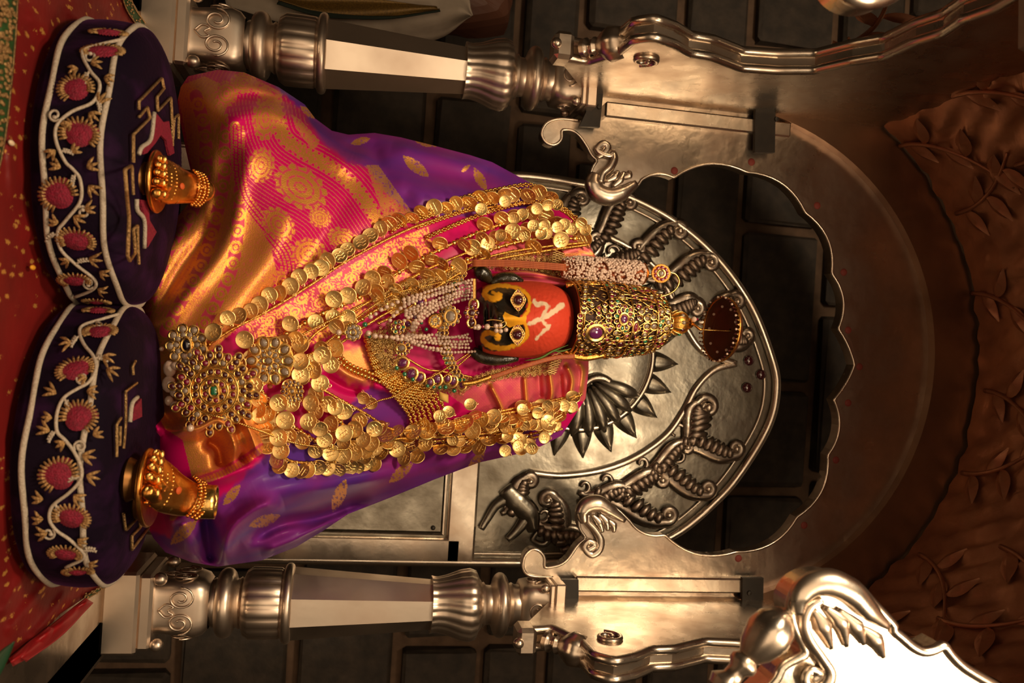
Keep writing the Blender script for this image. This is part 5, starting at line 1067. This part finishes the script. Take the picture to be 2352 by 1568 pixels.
t_, c_, kk = flower('ruby_pendant', 'large round gold pendant full of rubies with a green stone in the centre', 493, 897, .05, [(21, 9, ('ruby', 'rubyd'), 6, 'cab', 0), (42, 16, ('ruby', 'rubyd', 'rubyd'), 6.2, 'cab', .5), (64, 20, ('rubyd', 'crystal', 'ruby'), 7.4, 'cab', 0), (80, 24, ('rubyd', 'ruby', 'rubyd'), 8, 'drop', .5), (94, 12, ('rubyd', 'rubyd', 'ruby'), 8, 'drop', .2)], ('emerald', 10, 'rect', (1, 1, 1)), 86)
for R_ in (31, 53): t = np.linspace(0, 2*pi, 49)[:-1]; B().tube(c_+FR*.003+np.outer(np.cos(t)*R_*kk, EX)+np.outer(np.sin(t)*R_*kk, EY), 2.2*kk, 6, closed=True).build('ring_band', M['gold'], t_, 180)
for q, r_ in (((425, 817), 8), ((449, 806), 9), ((468, 800), 7), ((437, 965), 9), ((437, 983), 8), ((371, 801), 5.5)): put('pearl', 'pearl', 'pearl', t_, P(*q, ysurf(*q)-.03), FR, r_*kk)
for q, r_ in (((390, 846), (15, 20, 12)), ((404, 840), (12, 10, 12)), ((388, 882), (16, 20, 12)), ((402, 900), (12, 12, 10)), ((388, 920), (10, 12, 10)), ((402, 932), (11, 12, 10))):
    put('baroque_pearl', 'pearl', 'pearl', t_, P(*q, ysurf(*q)-.03), FR, kk, EX, r_)
t_, c_, kk = flower('sapphire_pendant', 'oval crystal pendant with a glossy black stone at the lower left of the ruby pendant', 430, 792, .03, [(23, 10, ('crystal',), 8, 'cab', 0), (36, 9, ('crystal',), 9, 'cab', .4)], ('sapphire', 11, 'cab', (.9, 1.3, 1)), 42)
t_, c_, kk = flower('fan_pendant', 'small fan brooch of crystals and garnets between the coins', 672, 898, .046, [(14, 9, ('rubyd',), 3.4, 'cab', 0), (22, 14, ('crystal', 'rubyd'), 4.2, 'drop', 0)], ('crystal', 5, 'cab', (1, 1, 1)), 22)
o_ = link('coral_bead', gem_mesh('pearl', 'redthread'), None, None, mat4(np.eye(3)*6*K, P(620, 886, ysurf(620, 886)-.04)), None); tag(o_, 'single coral bead under the white crystal flower', 'bead')
# yellow petal caught between the bead ropes and shawl
pt = B().grid(np.array([[P(1008+22*u, 908+16*v+8*u, 1.63)+FR*(.006*sin(pi*u)*cos(v*2)) for v in np.linspace(-.6, .6, 6)] for u in np.linspace(0, 1, 7)])).build('flower_petal', mat('yellow_petal', (.75, .45, .10), 0, .6), None, 180); tag(pt, 'yellow flower petal caught beside the gold bead ropes', 'petal'); pt.modifiers.new('t', 'SOLIDIFY').thickness = .001
# ================================================================ cushions
M['velvet'] = mat('purple_velvet', (.005, .0012, .008), 0, .8, (.026, .005, .034), 11, .3, 90, stretch=(1.6, 1, 1), ramp=(.5, .75), sheen=.09, sheen_col=(.5, .12, .5), spec=.12)  # lighter noise patches imitate the uneven sheen of the pile
M['crimson'] = mat('crimson_thread', (.30, .003, .034), 0, .6, (.16, .002, .018), 220, .9, 420, sheen=.08, sheen_col=(.7, .2, .3))
M['whitecord'] = mat('white_cord', (.56, .47, .38), 0, .6, (.42, .34, .26), 300, .6, 500)
M['zari'] = mat('zari_thread', (.70, .44, .19), .85, .36, (.34, .19, .08), 260, .8, 500)
CZ0, CZL, CZU = 1.046, 1.068, 1.142
def zpl(px, py, z): d = fw*FPX+EX*(px-1176)+EY*(py-784); return CAM+d*((z-CAM[2])/d[2])
def cushion(cx_, label, flowers, vine, tops, reds, whites, springs):
    cy_, R_ = 1.50, .2215
    o_ = thing('round_cushion', label, 'cushion', (cx_, cy_, CZ0), 'velvet foot cushions')
    prof = [(CZ0-.002, R_*.80), (CZ0, R_*.93), (CZ0+.01, R_*.985), (CZL, R_), ((CZL+CZU)/2, R_*1.015), (CZU, R_), (CZU+.014, R_*.955), (CZU+.024, R_*.86), (CZU+.031, R_*.7), (CZU+.036, R_*.45), (CZU+.038, 0)]
    pp = spline(prof, 4); pp = [(a, max(b_, 0)) for a, b_ in pp]
    B().lathe(pp, (cx_, cy_, 0), n=96, rf=lambda a, h: 1+.006*np.sin(a*7+h*40)+.004*np.sin(a*13)).build('cushion_body', M['velvet'], o_, 180)
    rw = lambda z: R_*(1.012 if CZL < z < CZU else 1.0)
    def cyl(px, py, off=.002):
        d = fw*FPX+EX*(px-1176)+EY*(py-784); d = d/d[1]; a = d[0]**2+d[1]**2; b2 = 2*((CAM[0]-cx_)*d[0]+(CAM[1]-cy_)*d[1]); rr = R_*1.018; c2 = (CAM[0]-cx_)**2+(CAM[1]-cy_)**2-rr**2
        D_ = b2*b2-4*a*c2
        if D_ < 0: s = -b2/(2*a)
        else: s = (-b2-sqrt(D_))/(2*a)
        p_ = CAM+d*s; n_ = np.array([p_[0]-cx_, p_[1]-cy_, 0]); n_ /= np.linalg.norm(n_); return p_+n_*off, n_
    for z, k in ((CZL, 1.003), (CZU, 1.003)):
        t = np.linspace(0, 2*pi, 121)[:-1]; B().tube(np.stack([cx_+R_*k*np.cos(t), cy_+R_*k*np.sin(t), z+.002*np.sin(t*9)], 1), .0042, 8, closed=True).build('piping_cord', M['whitecord'], o_, 180)
    w = np.array([cyl(*q)[0] for q in spline(vine, 6)]); B().tube(w, .0024, 7).build('vine_stitch', M['whitecord'], o_, 180)
    for px, py, a, rx, ry in flowers:
        c_, n_ = cyl(px, py, .001); e1 = np.array([0, 0, 1.]); e2 = np.cross(n_, e1); X_ = e1*cos(a)+e2*-sin(a) if False else e1*cos(a)+np.cross(e1, n_)*sin(a); Y_ = np.cross(n_, X_); k = 1.3/2000
        g = np.array([[c_+X_*1.15*rx*k*u*np.sqrt(max(0, 1-.62*v*v))+Y_*ry*k*v*(1-.25*u)+n_*(.0055*(1-u*u)*(1-v*v)+.001*sin(u*20)*cos(v*22)) for v in np.linspace(-1, 1, 15)] for u in np.linspace(-1, 1, 15)])
        fl_ = B().grid(g).build('embroidered_flower', M['crimson'], o_, 180)
        for i in range(19):                            # gold stitched fringe
            t = radians(-125+250*i/18)+pi; d = X_*cos(t)*rx*k+Y_*sin(t)*ry*k; dl = d/np.linalg.norm(d)
            q = c_+d*.98; B().tube(np.array([q-dl*.002+n_*.001, q+dl*.003+n_*.0022, q+dl*.0085+n_*.001]), np.array([.0019, .0021, .0014]), 6, flat=.6).build('gold_stitch', M['zari'], fl_, 180)
    for px, py, a, L in springs:                       # gold leaf stitches
        for s in (-1, 0, 1):
            a2 = a+s*.6; q0, n_ = cyl(px, py); q1, _ = cyl(px+L*1.25*cos(a2), py+L*1.25*sin(a2)); mid_ = (q0+q1)/2+n_*.003
            B().tube(np.array([q0, q0*.6+mid_*.4, mid_, mid_*.4+q1*.6, q1]), np.array([.0008, .0021, .0027, .002, .0006]), 6, flat=.5).build('leaf_stitch', M['zari'], o_, 180)
    for k_ in range(len(vine)//2):                     # white sprigs and curls along the vine
        q_ = spline(vine, 6); i_ = int((k_+.7)/(len(vine)//2+.4)*len(q_)); p0 = q_[i_]; dd = q_[min(i_+2, len(q_)-1)]-q_[i_-2]; dd = dd/np.hypot(*dd); nn = np.array([-dd[1], dd[0]])*(1 if k_ % 2 else -1)
        if k_ % 3 == 0:
            th = np.linspace(0, 1, 16)*2*pi*1.15; rd = 15*(1-.62*np.linspace(0, 1, 16)); cc_ = p0+nn*18; a0 = atan2(*(p0-cc_)[::-1]); pl_ = np.stack([cc_[0]+rd*np.cos(a0+th), cc_[1]+rd*np.sin(a0+th)], 1)
        else: pl_ = np.array([p0+nn*t*22+dd*t*t*14 for t in np.linspace(0, 1, 6)])
        pl_[:, 0] = np.clip(pl_[:, 0], 85, 262); sw_ = B(); wv = np.array([cyl(*q)[0] for q in pl_]); sw_.tube(wv, .0018, 6)
        if k_ % 3:
            for t in (2, 3, 4, 5):
                for sg in (-1, 1): e_ = cyl(*(pl_[t]+(dd*sg*5+nn*4)))[0]; sw_.tube(np.array([wv[t], e_]), np.array([.0014, .0022]), 5)
        else: sw_.ball(wv[-1], .0032, 7, 5)
        sw_.build('sprig_stitch', M['whitecord'], o_, 180)
    def top(px, py, off=.002):
        z = CZU+.03
        for _ in range(6):
            p_ = zpl(px, py, z); r_ = min(hypot(p_[0]-cx_, p_[1]-cy_), R_); z = float(np.interp(r_, *zip(*sorted((b_, a) for a, b_ in pp if a >= CZU-.002))))
        p_ = zpl(px, py, z+off); return p_
    for q in tops: B().tube(np.array([top(*s, .004) for s in resample(np.array(q), 4)]), .0026, 6, flat=.8).build('zari_key_line', M['zari'], o_, 60)
    for q in whites: B().tube(spline([top(*s) for s in q], 4), .0034, 7).build('white_outline', M['whitecord'], o_, 180)
    for q in reds:
        pq = np.array([top(*s, .001) for s in q]); B().prism(pq, (0, 0, .004)).build('crimson_applique', M['crimson'], o_, None)
    return o_
D = lambda L, s, ox, oy: [(ox+a/s, oy+b_/s) for a, b_ in L]
s3 = 3.136
tl = [D([(1000, 790), (1000, 730), (1165, 560), (1180, 640), (1130, 700), (1135, 800), (1230, 700), (1240, 900), (1242, 1050)], s3, 0, 0), D([(1005, 840), (1060, 770), (1080, 850), (960, 970), (960, 1170)], s3, 0, 0), D([(960, 1400), (950, 1190), (900, 1220), (915, 1420), (930, 1568), (920, 1840), (935, 1880), (975, 1820), (960, 1650), (990, 1620), (990, 1750), (1000, 1900)], s3, 0, 0), D([(1245, 1000), (1255, 850), (1285, 820), (1285, 1000)], s3, 0, 0)]
rl = [D([(1110, 815), (1160, 880), (1200, 870), (1240, 1100), (1205, 1120), (1180, 1010), (1140, 970), (1100, 1030), (1040, 1100), (1012, 1110), (1020, 1060), (1080, 1000)], s3, 0, 0), D([(990, 1435), (1050, 1445), (1060, 1585), (1110, 1670), (1045, 1780), (1030, 1580)], s3, 0, 0)]
wl = [D([(1000, 1110), (1020, 1060), (1085, 1000), (1110, 810)], s3, 0, 0), D([(985, 1434), (990, 1515), (1040, 1590), (1040, 1785)], s3, 0, 0)]
vl = [(285, 92), (205, 112), (190, 128), (208, 165), (230, 195), (215, 235), (165, 258), (132, 288), (130, 325), (150, 370), (168, 388), (185, 412), (186, 460), (152, 505), (134, 530), (140, 570), (175, 605), (218, 640), (214, 662), (172, 680)]
fl = [(237, 120, 1.4, 16, 34), (175, 205, 1.1, 24, 26), (183, 308, 1.7, 24, 30), (135, 447, .9, 26, 30), (175, 551, 1.6, 22, 30), (172, 642, 1.3, 18, 28), (222, 690, 1.5, 12, 22), (250, 78, 1.5, 10, 30)]
sl = [(228, 240, -1.0, 26), (165, 282, 2.4, 22), (205, 260, .7, 24), (140, 385, 3.6, 22), (205, 425, .8, 26), (200, 385, -.4, 24), (170, 495, .5, 26), (135, 510, 3.5, 20), (205, 590, .2, 26), (160, 590, 2.5, 20), (225, 660, .4, 20), (240, 180, .4, 20), (180, 160, 2.7, 20), (210, 150, -.2, 22), (128, 345, 2.4, 22), (165, 350, -.6, 20), (195, 480, -.3, 22), (150, 545, 2.8, 18), (230, 620, .5, 20)]
cushion(-.240, 'purple velvet cushion embroidered with a flowering vine under the left golden foot', fl, vl, tl, rl, wl, sl)
tr = [D([(985, 250), (905, 310), (905, 540), (890, 720)], s3, 0, 800), D([(870, 500), (840, 550), (840, 780)], s3, 0, 800), D([(865, 560), (862, 700)], s3, 0, 800), D([(890, 1190), (905, 1310), (1010, 1200), (1010, 1290), (950, 1350), (950, 1450), (1070, 1290)], s3, 0, 800), D([(975, 90), (955, 130), (960, 190)], s3, 0, 800)]
rr2 = [D([(1000, 360), (950, 420), (940, 520), (1005, 490)], s3, 0, 800)]; wr = [D([(990, 350), (950, 400), (935, 530)], s3, 0, 800)]
vr = [(272, 724), (235, 735), (190, 750), (184, 770), (195, 795), (215, 820), (221, 850), (203, 880), (178, 894), (147, 915), (132, 950), (132, 990), (150, 1010), (170, 1035), (187, 1070), (186, 1100), (160, 1130), (122, 1160), (115, 1190), (130, 1215), (165, 1240), (195, 1275), (152, 1300)]
fr_ = [(226, 716, 1.5, 12, 24), (230, 763, 1.4, 18, 26), (175, 850, 1.2, 22, 30), (182, 958, 1.9, 26, 28), (136, 1090, 1.0, 28, 30), (165, 1187, 1.8, 22, 28), (152, 1270, 1.7, 18, 26), (180, 1310, 1.4, 12, 24)]
sr = [(165, 790, 3.0, 24), (235, 820, .5, 26), (245, 850, .5, 26), (200, 868, 2.7, 20), (130, 905, 3.6, 26), (190, 1045, .2, 26), (115, 990, 3.5, 26), (120, 960, 3.2, 20), (200, 1090, .3, 26), (170, 1135, .6, 24), (100, 1145, 3.4, 22), (100, 1190, 3.3, 22), (110, 1220, 3.0, 24), (180, 1235, .5, 20), (205, 1290, .3, 18), (200, 900, .1, 22), (150, 1015, 2.6, 20), (215, 1000, -.4, 20)]
cushion(.204, 'purple velvet cushion embroidered with a flowering vine under the right golden foot', fr_, vr, tr, rr2, wr, sr)

# ================================================================ golden feet on toe-knob sandals
def foot_(label, c, yaw, s):
    """c: place of the sole under the toes; yaw: turn about z; s: foot width"""
    o_ = thing('golden_foot', label, 'foot sculpture', tuple(c), 'golden feet')
    ca, sa = cos(yaw), sin(yaw)
    T = lambda q: np.array([c[0]+(q[0]*ca-q[1]*sa)*s, c[1]+(q[0]*sa+q[1]*ca)*s, c[2]+q[2]*s])
    TA = lambda A: np.array([T(q) for q in A])
    t = np.linspace(0, 2*pi, 33)[:-1]
    ol = np.stack([.66*np.cos(t)*(1-.12*np.sin(t)), .62+.92*np.sin(t), 0*t], 1)
    B().prism(TA(ol), (0, 0, .11*s)).build('sandal_sole', M['gold_or'], o_, 40)
    B().tube(TA(ol*np.array([1.01, 1, 1])+np.array([0, 0, .055])), .05*s, 8, closed=True).build('sole_rim', M['gold_or'], o_, 180)
    for y_ in (.15, 1.1): B().lathe([(-.30*s, .34*s), (-.22*s, .42*s), (-.1*s, .36*s), (0, .44*s)], T((0, y_, 0)), (0, 0, 1), n=20).build('sandal_post', mat('dark_gold', (.22, .10, .03), .9, .4) if 'dkg' not in M else M['dkg'], o_, 60); M['dkg'] = bpy.data.materials['dark_gold']
    B().lathe([(0, .05*s), (.2*s, .05*s), (.26*s, .11*s), (.34*s, .12*s), (.40*s, .03*s)], T((.18, -.02, .1)), (0, 0, 1), n=14).build('toe_knob', M['gold_or'], o_, 60)
    sec = [(-.02, .42, .10, .20), (.18, .50, .16, .26), (.45, .50, .24, .34), (.75, .44, .32, .44), (1.0, .38, .42, .58), (1.18, .32, .42, .82), (1.26, .27, .26, .98), (1.36, .2, .1, 1.02)]
    a = np.linspace(0, 2*pi, 25)[:-1]
    g = np.array([TA(np.stack([w_*np.cos(a), np.full(24, y_)+(h_*.8*np.sin(a)*-.35 if i > 4 else 0), zc+h_*np.sin(a)], 1)) for i, (y_, w_, h_, zc) in enumerate(sec)])
    b = B().grid(g, cv=True)
    for i, (x_, l, r_) in enumerate([(.34, .30, .135), (.10, .34, .105), (-.10, .30, .098), (-.27, .24, .09), (-.42, .16, .082)]):
        q = TA([(x_*.9, .25, .27), (x_, .05, .27), (x_*1.04, -l*.55, .24), (x_*1.05, -l, .20)]); b.tube(spline(q, 5), np.interp(np.linspace(0, 1, 16), [0, .6, .9, 1], [r_*s, r_*s*1.02, r_*s*.9, r_*s*.45]), 12)
    b.build('foot', M['gold_or'], o_, 180)
    for x_, l, r_ in [(.34, .30, .135), (.10, .34, .105), (-.10, .30, .098), (-.27, .24, .09), (-.42, .16, .082)]:
        p_ = T((x_*1.03, -l*.35, .24+r_*.95)); put('toe_ring_bead', 'pearl', 'gold', o_, p_, (0, -.5, 1), .07*s, sc=(1.3, .8, .8))
        put('toe_nail', 'pearl', 'gold', o_, T((x_*1.05, -l*.96, .23)), (0, -1, .6), .05*s, sc=(1.2, 1, .5))
    be = B()
    for y_, zt in ((.10, .36), (.24, .43), (.38, .52), (.95, .98), (1.05, 1.05), (1.14, 1.12)):
        wd = np.interp(y_, [0, .4, 1.2], [.47, .5, .40]); 
        for th in np.linspace(.12*pi, .88*pi, 15):
            be.ball(T((wd*1.02*cos(th), y_-.12*sin(th)*(y_ > .9), zt-.28*(1-sin(th))*1.1)), .042*s*random.uniform(.8, 1.25), 7, 5)
    be.build('anklet_beads', M['gold_or'], o_, 180, kind='stuff')
    for th in np.linspace(.2*pi, .8*pi, 8): gem(o_, T((.48*cos(th), .62-.05*sin(th), .60-.22*(1-sin(th)))), T((cos(th), .2, 2))-T((0, .62, 1)), .07*s, 'gold', 'drop', name='instep_petal', setting=False)
    B().lathe([(0, .075*s), (.02*s, .05*s), (.03*s, 0)], T((.05, .5, .63)), (0, -.6, 1), n=16).build('vermilion_mark', mat('orange_paste', (.6, .09, .01), 0, .7) if 'op' not in M else M['op'], o_, 60); M['op'] = bpy.data.materials['orange_paste']
    return o_, T
f1, T1 = foot_('left golden foot on a toe-knob sandal, facing the viewer', P(342, 408, 1.37), 0.0, .066)
f2, T2 = foot_('right golden foot on a toe-knob sandal, turned outward with a wide polished anklet', P(322, 1095, 1.37), -.55, .080)
q = [T2((.34*cos(a), 1.20+.30*sin(a)*-1, 1.02)) for a in np.linspace(0, 2*pi, 33)[:-1]]; q = np.array(q)
g = np.array([q+np.array([0, 0, h])*.080 for h in (-.22, -.1, .1, .22)]); B().grid(g, cv=True).build('polished_anklet', M['gold'], f2, 180).modifiers.new('t', 'SOLIDIFY').thickness = .003

# ================================================================ red altar cloth
def redmat():
    m = mat('red_gauze', (.19, .004, .004), 0, .55, (.12, .0025, .003), 9, .5, 40, sheen=.3, sheen_col=(.8, .1, .05)); nt = m.node_tree; b = nt.nodes['Principled BSDF']; N_ = nt.nodes.new; L = nt.links.new
    tc = N_('ShaderNodeTexCoord'); mp = N_('ShaderNodeMapping'); mp.inputs['Scale'].default_value = (1.0, .42, 1); mp.inputs['Rotation'].default_value = (0, 0, .2); L(tc.outputs['Object'], mp.inputs[0])
    v = N_('ShaderNodeTexVoronoi'); v.inputs['Scale'].default_value = 62; L(mp.outputs[0], v.inputs['Vector'])
    n = N_('ShaderNodeTexNoise'); n.inputs['Scale'].default_value = 300; L(tc.outputs['Object'], n.inputs['Vector'])
    a = N_('ShaderNodeMath'); a.operation = 'MULTIPLY_ADD'; a.inputs[1].default_value = .55; L(n.outputs['Fac'], a.inputs[0]); L(v.outputs['Distance'], a.inputs[2])
    r = N_('ShaderNodeMapRange'); r.inputs[1].default_value = .50; r.inputs[2].default_value = .44; L(a.outputs[0], r.inputs[0])
    mx = N_('ShaderNodeMix'); mx.data_type = 'RGBA'; L(r.outputs[0], mx.inputs[0]); src = b.inputs['Base Color'].links[0].from_socket; L(src, mx.inputs[6]); mx.inputs[7].default_value = (.75, .36, .08, 1); L(mx.outputs[2], b.inputs['Base Color'])
    mu = N_('ShaderNodeMath'); mu.operation = 'MULTIPLY'; mu.inputs[1].default_value = .6; L(r.outputs[0], mu.inputs[0]); L(mu.outputs[0], b.inputs['Metallic']); return m
M['redcloth'] = redmat(); M['redplain'] = mat('red_gauze_fold', (.34, .006, .01), 0, .5, (.22, .004, .006), 14, sheen=.3, sheen_col=(.8, .1, .1))
M['greenb'] = mat('green_brocade', (.018, .075, .012), 0, .6, (.01, .04, .008), 120, .5, 200)
cl_ = thing('altar_cloth', 'red gauze altar cloth flecked with gold, spread under the cushions', 'cloth', (0, 1.5, 1.034))
def yplane(X, Y, sd):
    d = fw[None]*FPX+EX[None]*(X-1176)[:, None]+EY[None]*(Y-784)[:, None]; z = 1.037+.010*ridges(X, Y, [([(30, 500), (100, 560), (160, 650), (220, 700)], .5, 14), ([(60, 20), (120, 100), (150, 180)], .6, 16), ([(150, 10), (200, 60), (250, 110)], .5, 14), ([(20, 1000), (30, 1150), (90, 1300), (200, 1350)], .6, 18), ([(120, 1330), (60, 1400), (10, 1460)], .7, 14), ([(160, 1345), (110, 1420), (60, 1480)], .6, 10), ([(10, 100), (20, 300), (30, 480)], .5, 10), ([(60, 1300), (20, 1380), (0, 1420)], .6, 12)])+.0015*vnoise(X, Y, 24, 4)
    return (z-CAM[2])/d[:, 2]*d[:, 1]
CLP = [(285, -40), (300, 20), (340, 80), (376, 150), (372, 300), (340, 420), (340, 900), (330, 1200), (272, 1318), (197, 1371), (140, 1408), (110, 1440), (60, 1500), (-10, 1540), (-40, 1550), (-40, -40)]
o_ = hfield('gauze_sheet', CLP, 5., yplane, M['redcloth'], cl_, None, skirt=.0)
o_.modifiers.new('t', 'SOLIDIFY').thickness = .001
def border(path, w0, nm, ball=True):
    c_ = spline(path, 8); d = np.gradient(c_, axis=0); d /= np.hypot(*d.T)[:, None]; n_ = np.stack([-d[:, 1], d[:, 0]], 1); g = []
    for v in np.linspace(-1, 1, 5): q = c_+n_*w0*v; g.append(np.array([zpl(a, b_, 1.042+.003*(1-v*v)) for a, b_ in q]))
    ob = B().grid(np.array(g)).build(nm, M['greenb'], cl_, 180); ob.modifiers.new('t', 'SOLIDIFY').thickness = .002
    for v in (-1, 1): B().tube(np.array([zpl(a, b_, 1.044) for a, b_ in c_+n_*w0*v]), .0016, 6).build('border_cord', M['zari'], cl_, 180)
    b = B()
    L = np.sum(np.hypot(*np.diff(c_, axis=0).T))
    for i in range(int(L*w0*.022)+26):
        k = random.randrange(len(c_)); v = random.uniform(-.8, .8); q = c_[k]+n_[k]*w0*v+rng.normal(0, 3, 2); b.ball(zpl(q[0], q[1], 1.0475), (.0022, .0034, .0016) if w0 < 15 else (.0034, .006, .002), 6, 4)
    b.build('gold_sequins', M['zari'], cl_, 180, kind='stuff')
border([(285, -30), (300, 20), (335, 70), (362, 115), (382, 160)], 9, 'green_border'); border([(18, -40), (14, 60), (4, 180), (-14, 330), (-40, 440)], 22, 'green_border'); border([(262, 1331), (230, 1352), (197, 1372)], 3.5, 'green_border')
for q0, q1, lb in ([[(196, 1372), (160, 1400), (110, 1440), (40, 1500)], [(215, 1384), (196, 1404), (140, 1462), (60, 1520)], 'crumpled fold of red cloth slipping over the right rail'], [[(110, 1438), (70, 1470), (20, 1512)], [(135, 1445), (100, 1490), (30, 1530)], 'bright red cloth fold lowest on the right rail']):
    a = spline(q0, 6); b_ = spline(q1, 6); g = np.array([[zpl(*(a[i]+(b_[i]-a[i])*v), 1.046+.012*sin(v*pi)*(1+.4*sin(i*.8))) for v in np.linspace(0, 1, 10)] for i in range(len(a))]); oo = B().grid(g).build('red_cloth_fold', M['redplain'], None, 180); tag(oo, lb, 'cloth'); oo.modifiers.new('t', 'SOLIDIFY').thickness = .001
a = spline([(-20, 1560), (5, 1510), (34, 1472)], 8); w_ = np.sin(np.linspace(.25, 1, len(a))*pi)*14+1
g = np.array([[P(a[i][0]+w_[i]*v*.8, a[i][1]+w_[i]*v*.6, 1.18)+FR*.004*(1-v*v) for v in np.linspace(-1, 1, 5)] for i in range(len(a))]); oo = B().grid(g).build('dark_leaf', mat('dark_leaf', (.012, .05, .02), 0, .5), None, 180); tag(oo, 'dark green leaf tip at the lower right corner of the altar cloth', 'leaf'); oo.modifiers.new('t', 'SOLIDIFY').thickness = .001
for q, c3, lb in (((26, 328), (.8, .6, .4), 'white grain of rice on the red cloth at left'), ((75, 614), (.8, .35, .02), 'yellow petal scrap on the red cloth between the cushions')):
    oo = B().ball(zpl(*q, 1.046), (.004, .009, .003), 8, 6).build('offering_scrap', mat(lb[:8], c3, 0, .6), None, 180); tag(oo, lb, 'scrap')
# ================================================================ bystander
ps = thing('person', 'bystander in white cloth with a gold and green border, standing behind the column at left', 'person', (-1.0, 2.30, .36))
o_ = B().box((-1.1, 2.3, .18), (.42, .26, .18), bev=.01).build('trim_1', M['basalt'], None, None); struct(o_, 'dark stone step')
J = dict(pel=(-1.04, 2.33, 1.22), sp=(-1.04, 2.33, 1.45), ch=(-1.03, 2.32, 1.68), nk=(-1.02, 2.31, 1.86), hd=(-1.01, 2.29, 1.96), ht=(-1.01, 2.29, 2.08), ls=(-1.21, 2.33, 1.79), le=(-1.27, 2.30, 1.52), lh=(-1.22, 2.2, 1.30), rs=(-.875, 2.31, 1.80), re=(-.82, 2.28, 1.52), rh=(-.83, 2.2, 1.22), rf=(-.83, 2.17, 1.13), lk=(-1.13, 2.31, .80), la=(-1.14, 2.34, .42), lt=(-1.15, 2.2, .39), rk=(-.95, 2.31, .80), ra=(-.94, 2.34, .42), rt=(-.94, 2.2, .39))
Rr = dict(pel=.14, sp=.12, ch=.14, nk=.055, hd=.085, ht=.07, ls=.065, le=.045, lh=.032, rs=.065, re=.045, rh=.032, rf=.022, lk=.065, la=.042, lt=.03, rk=.065, ra=.042, rt=.03)
E_ = ['pel sp', 'sp ch', 'ch nk', 'nk hd', 'hd ht', 'ch ls', 'ls le', 'le lh', 'ch rs', 'rs re', 're rh', 'rh rf', 'pel lk', 'lk la', 'la lt', 'pel rk', 'rk ra', 'ra rt']
nm_ = list(J); me = bpy.data.meshes.new('body'); cc = np.array([-1., 2.3, 1.2]); me.from_pydata([tuple(np.array(J[k])-cc) for k in nm_], [tuple(nm_.index(x) for x in e.split()) for e in E_], [])
bo = link('body', me, M['skin'], ps, Matrix.Translation(Vector(cc)), None); bo.modifiers.new('skin', 'SKIN'); sd_ = me.skin_vertices[0].data
for i, k in enumerate(nm_): sd_[i].radius = (Rr[k], Rr[k]); sd_[i].use_root = (k == 'pel')
ss = bo.modifiers.new('sub', 'SUBSURF'); ss.levels = 2; ss.render_levels = 2
M['wcloth'] = mat('white_cotton', (.50, .42, .34), 0, .8, (.40, .33, .26), 20, .5, 30); M['gborder'] = mat('gold_border_cloth', (.20, .11, .02), .4, .5, (.10, .055, .012), 260); M['gedge'] = mat('dark_green_edge', (.012, .022, .014), 0, .8)
def drape(e0, e1, Y0, Y1, mt, nm, wav=.02, m=14):
    a = resample(spline(e0, 8), n=40); b_ = resample(spline(e1, 8), n=40); g = np.array([[P(*(a[i]+(b_[i]-a[i])*v), Y0+(Y1-Y0)*v-wav*sin(v*7+i*.12)) for v in np.linspace(0, 1, m)] for i in range(40)])
    o2 = B().grid(g).build(nm, mt, ps, 180); o2.modifiers.new('t', 'SOLIDIFY').thickness = .003; return o2
drape([(480, -160), (760, -120), (1040, -40), (1085, 35)], [(520, 12), (700, 68), (860, 96), (1000, 92), (1080, 38)], 2.12, 2.16, M['wcloth'], 'white_garment')
drape([(600, -30), (760, -18), (900, 2), (1000, 16)], [(640, 2), (740, 30), (880, 38), (1010, 22)], 2.105, 2.105, M['gborder'], 'gold_border', .004)
drape([(640, 2), (740, 30), (880, 39), (1010, 22)], [(636, 7), (738, 36), (880, 45), (1012, 27)], 2.10, 2.10, M['gedge'], 'green_edge', .003, 4)
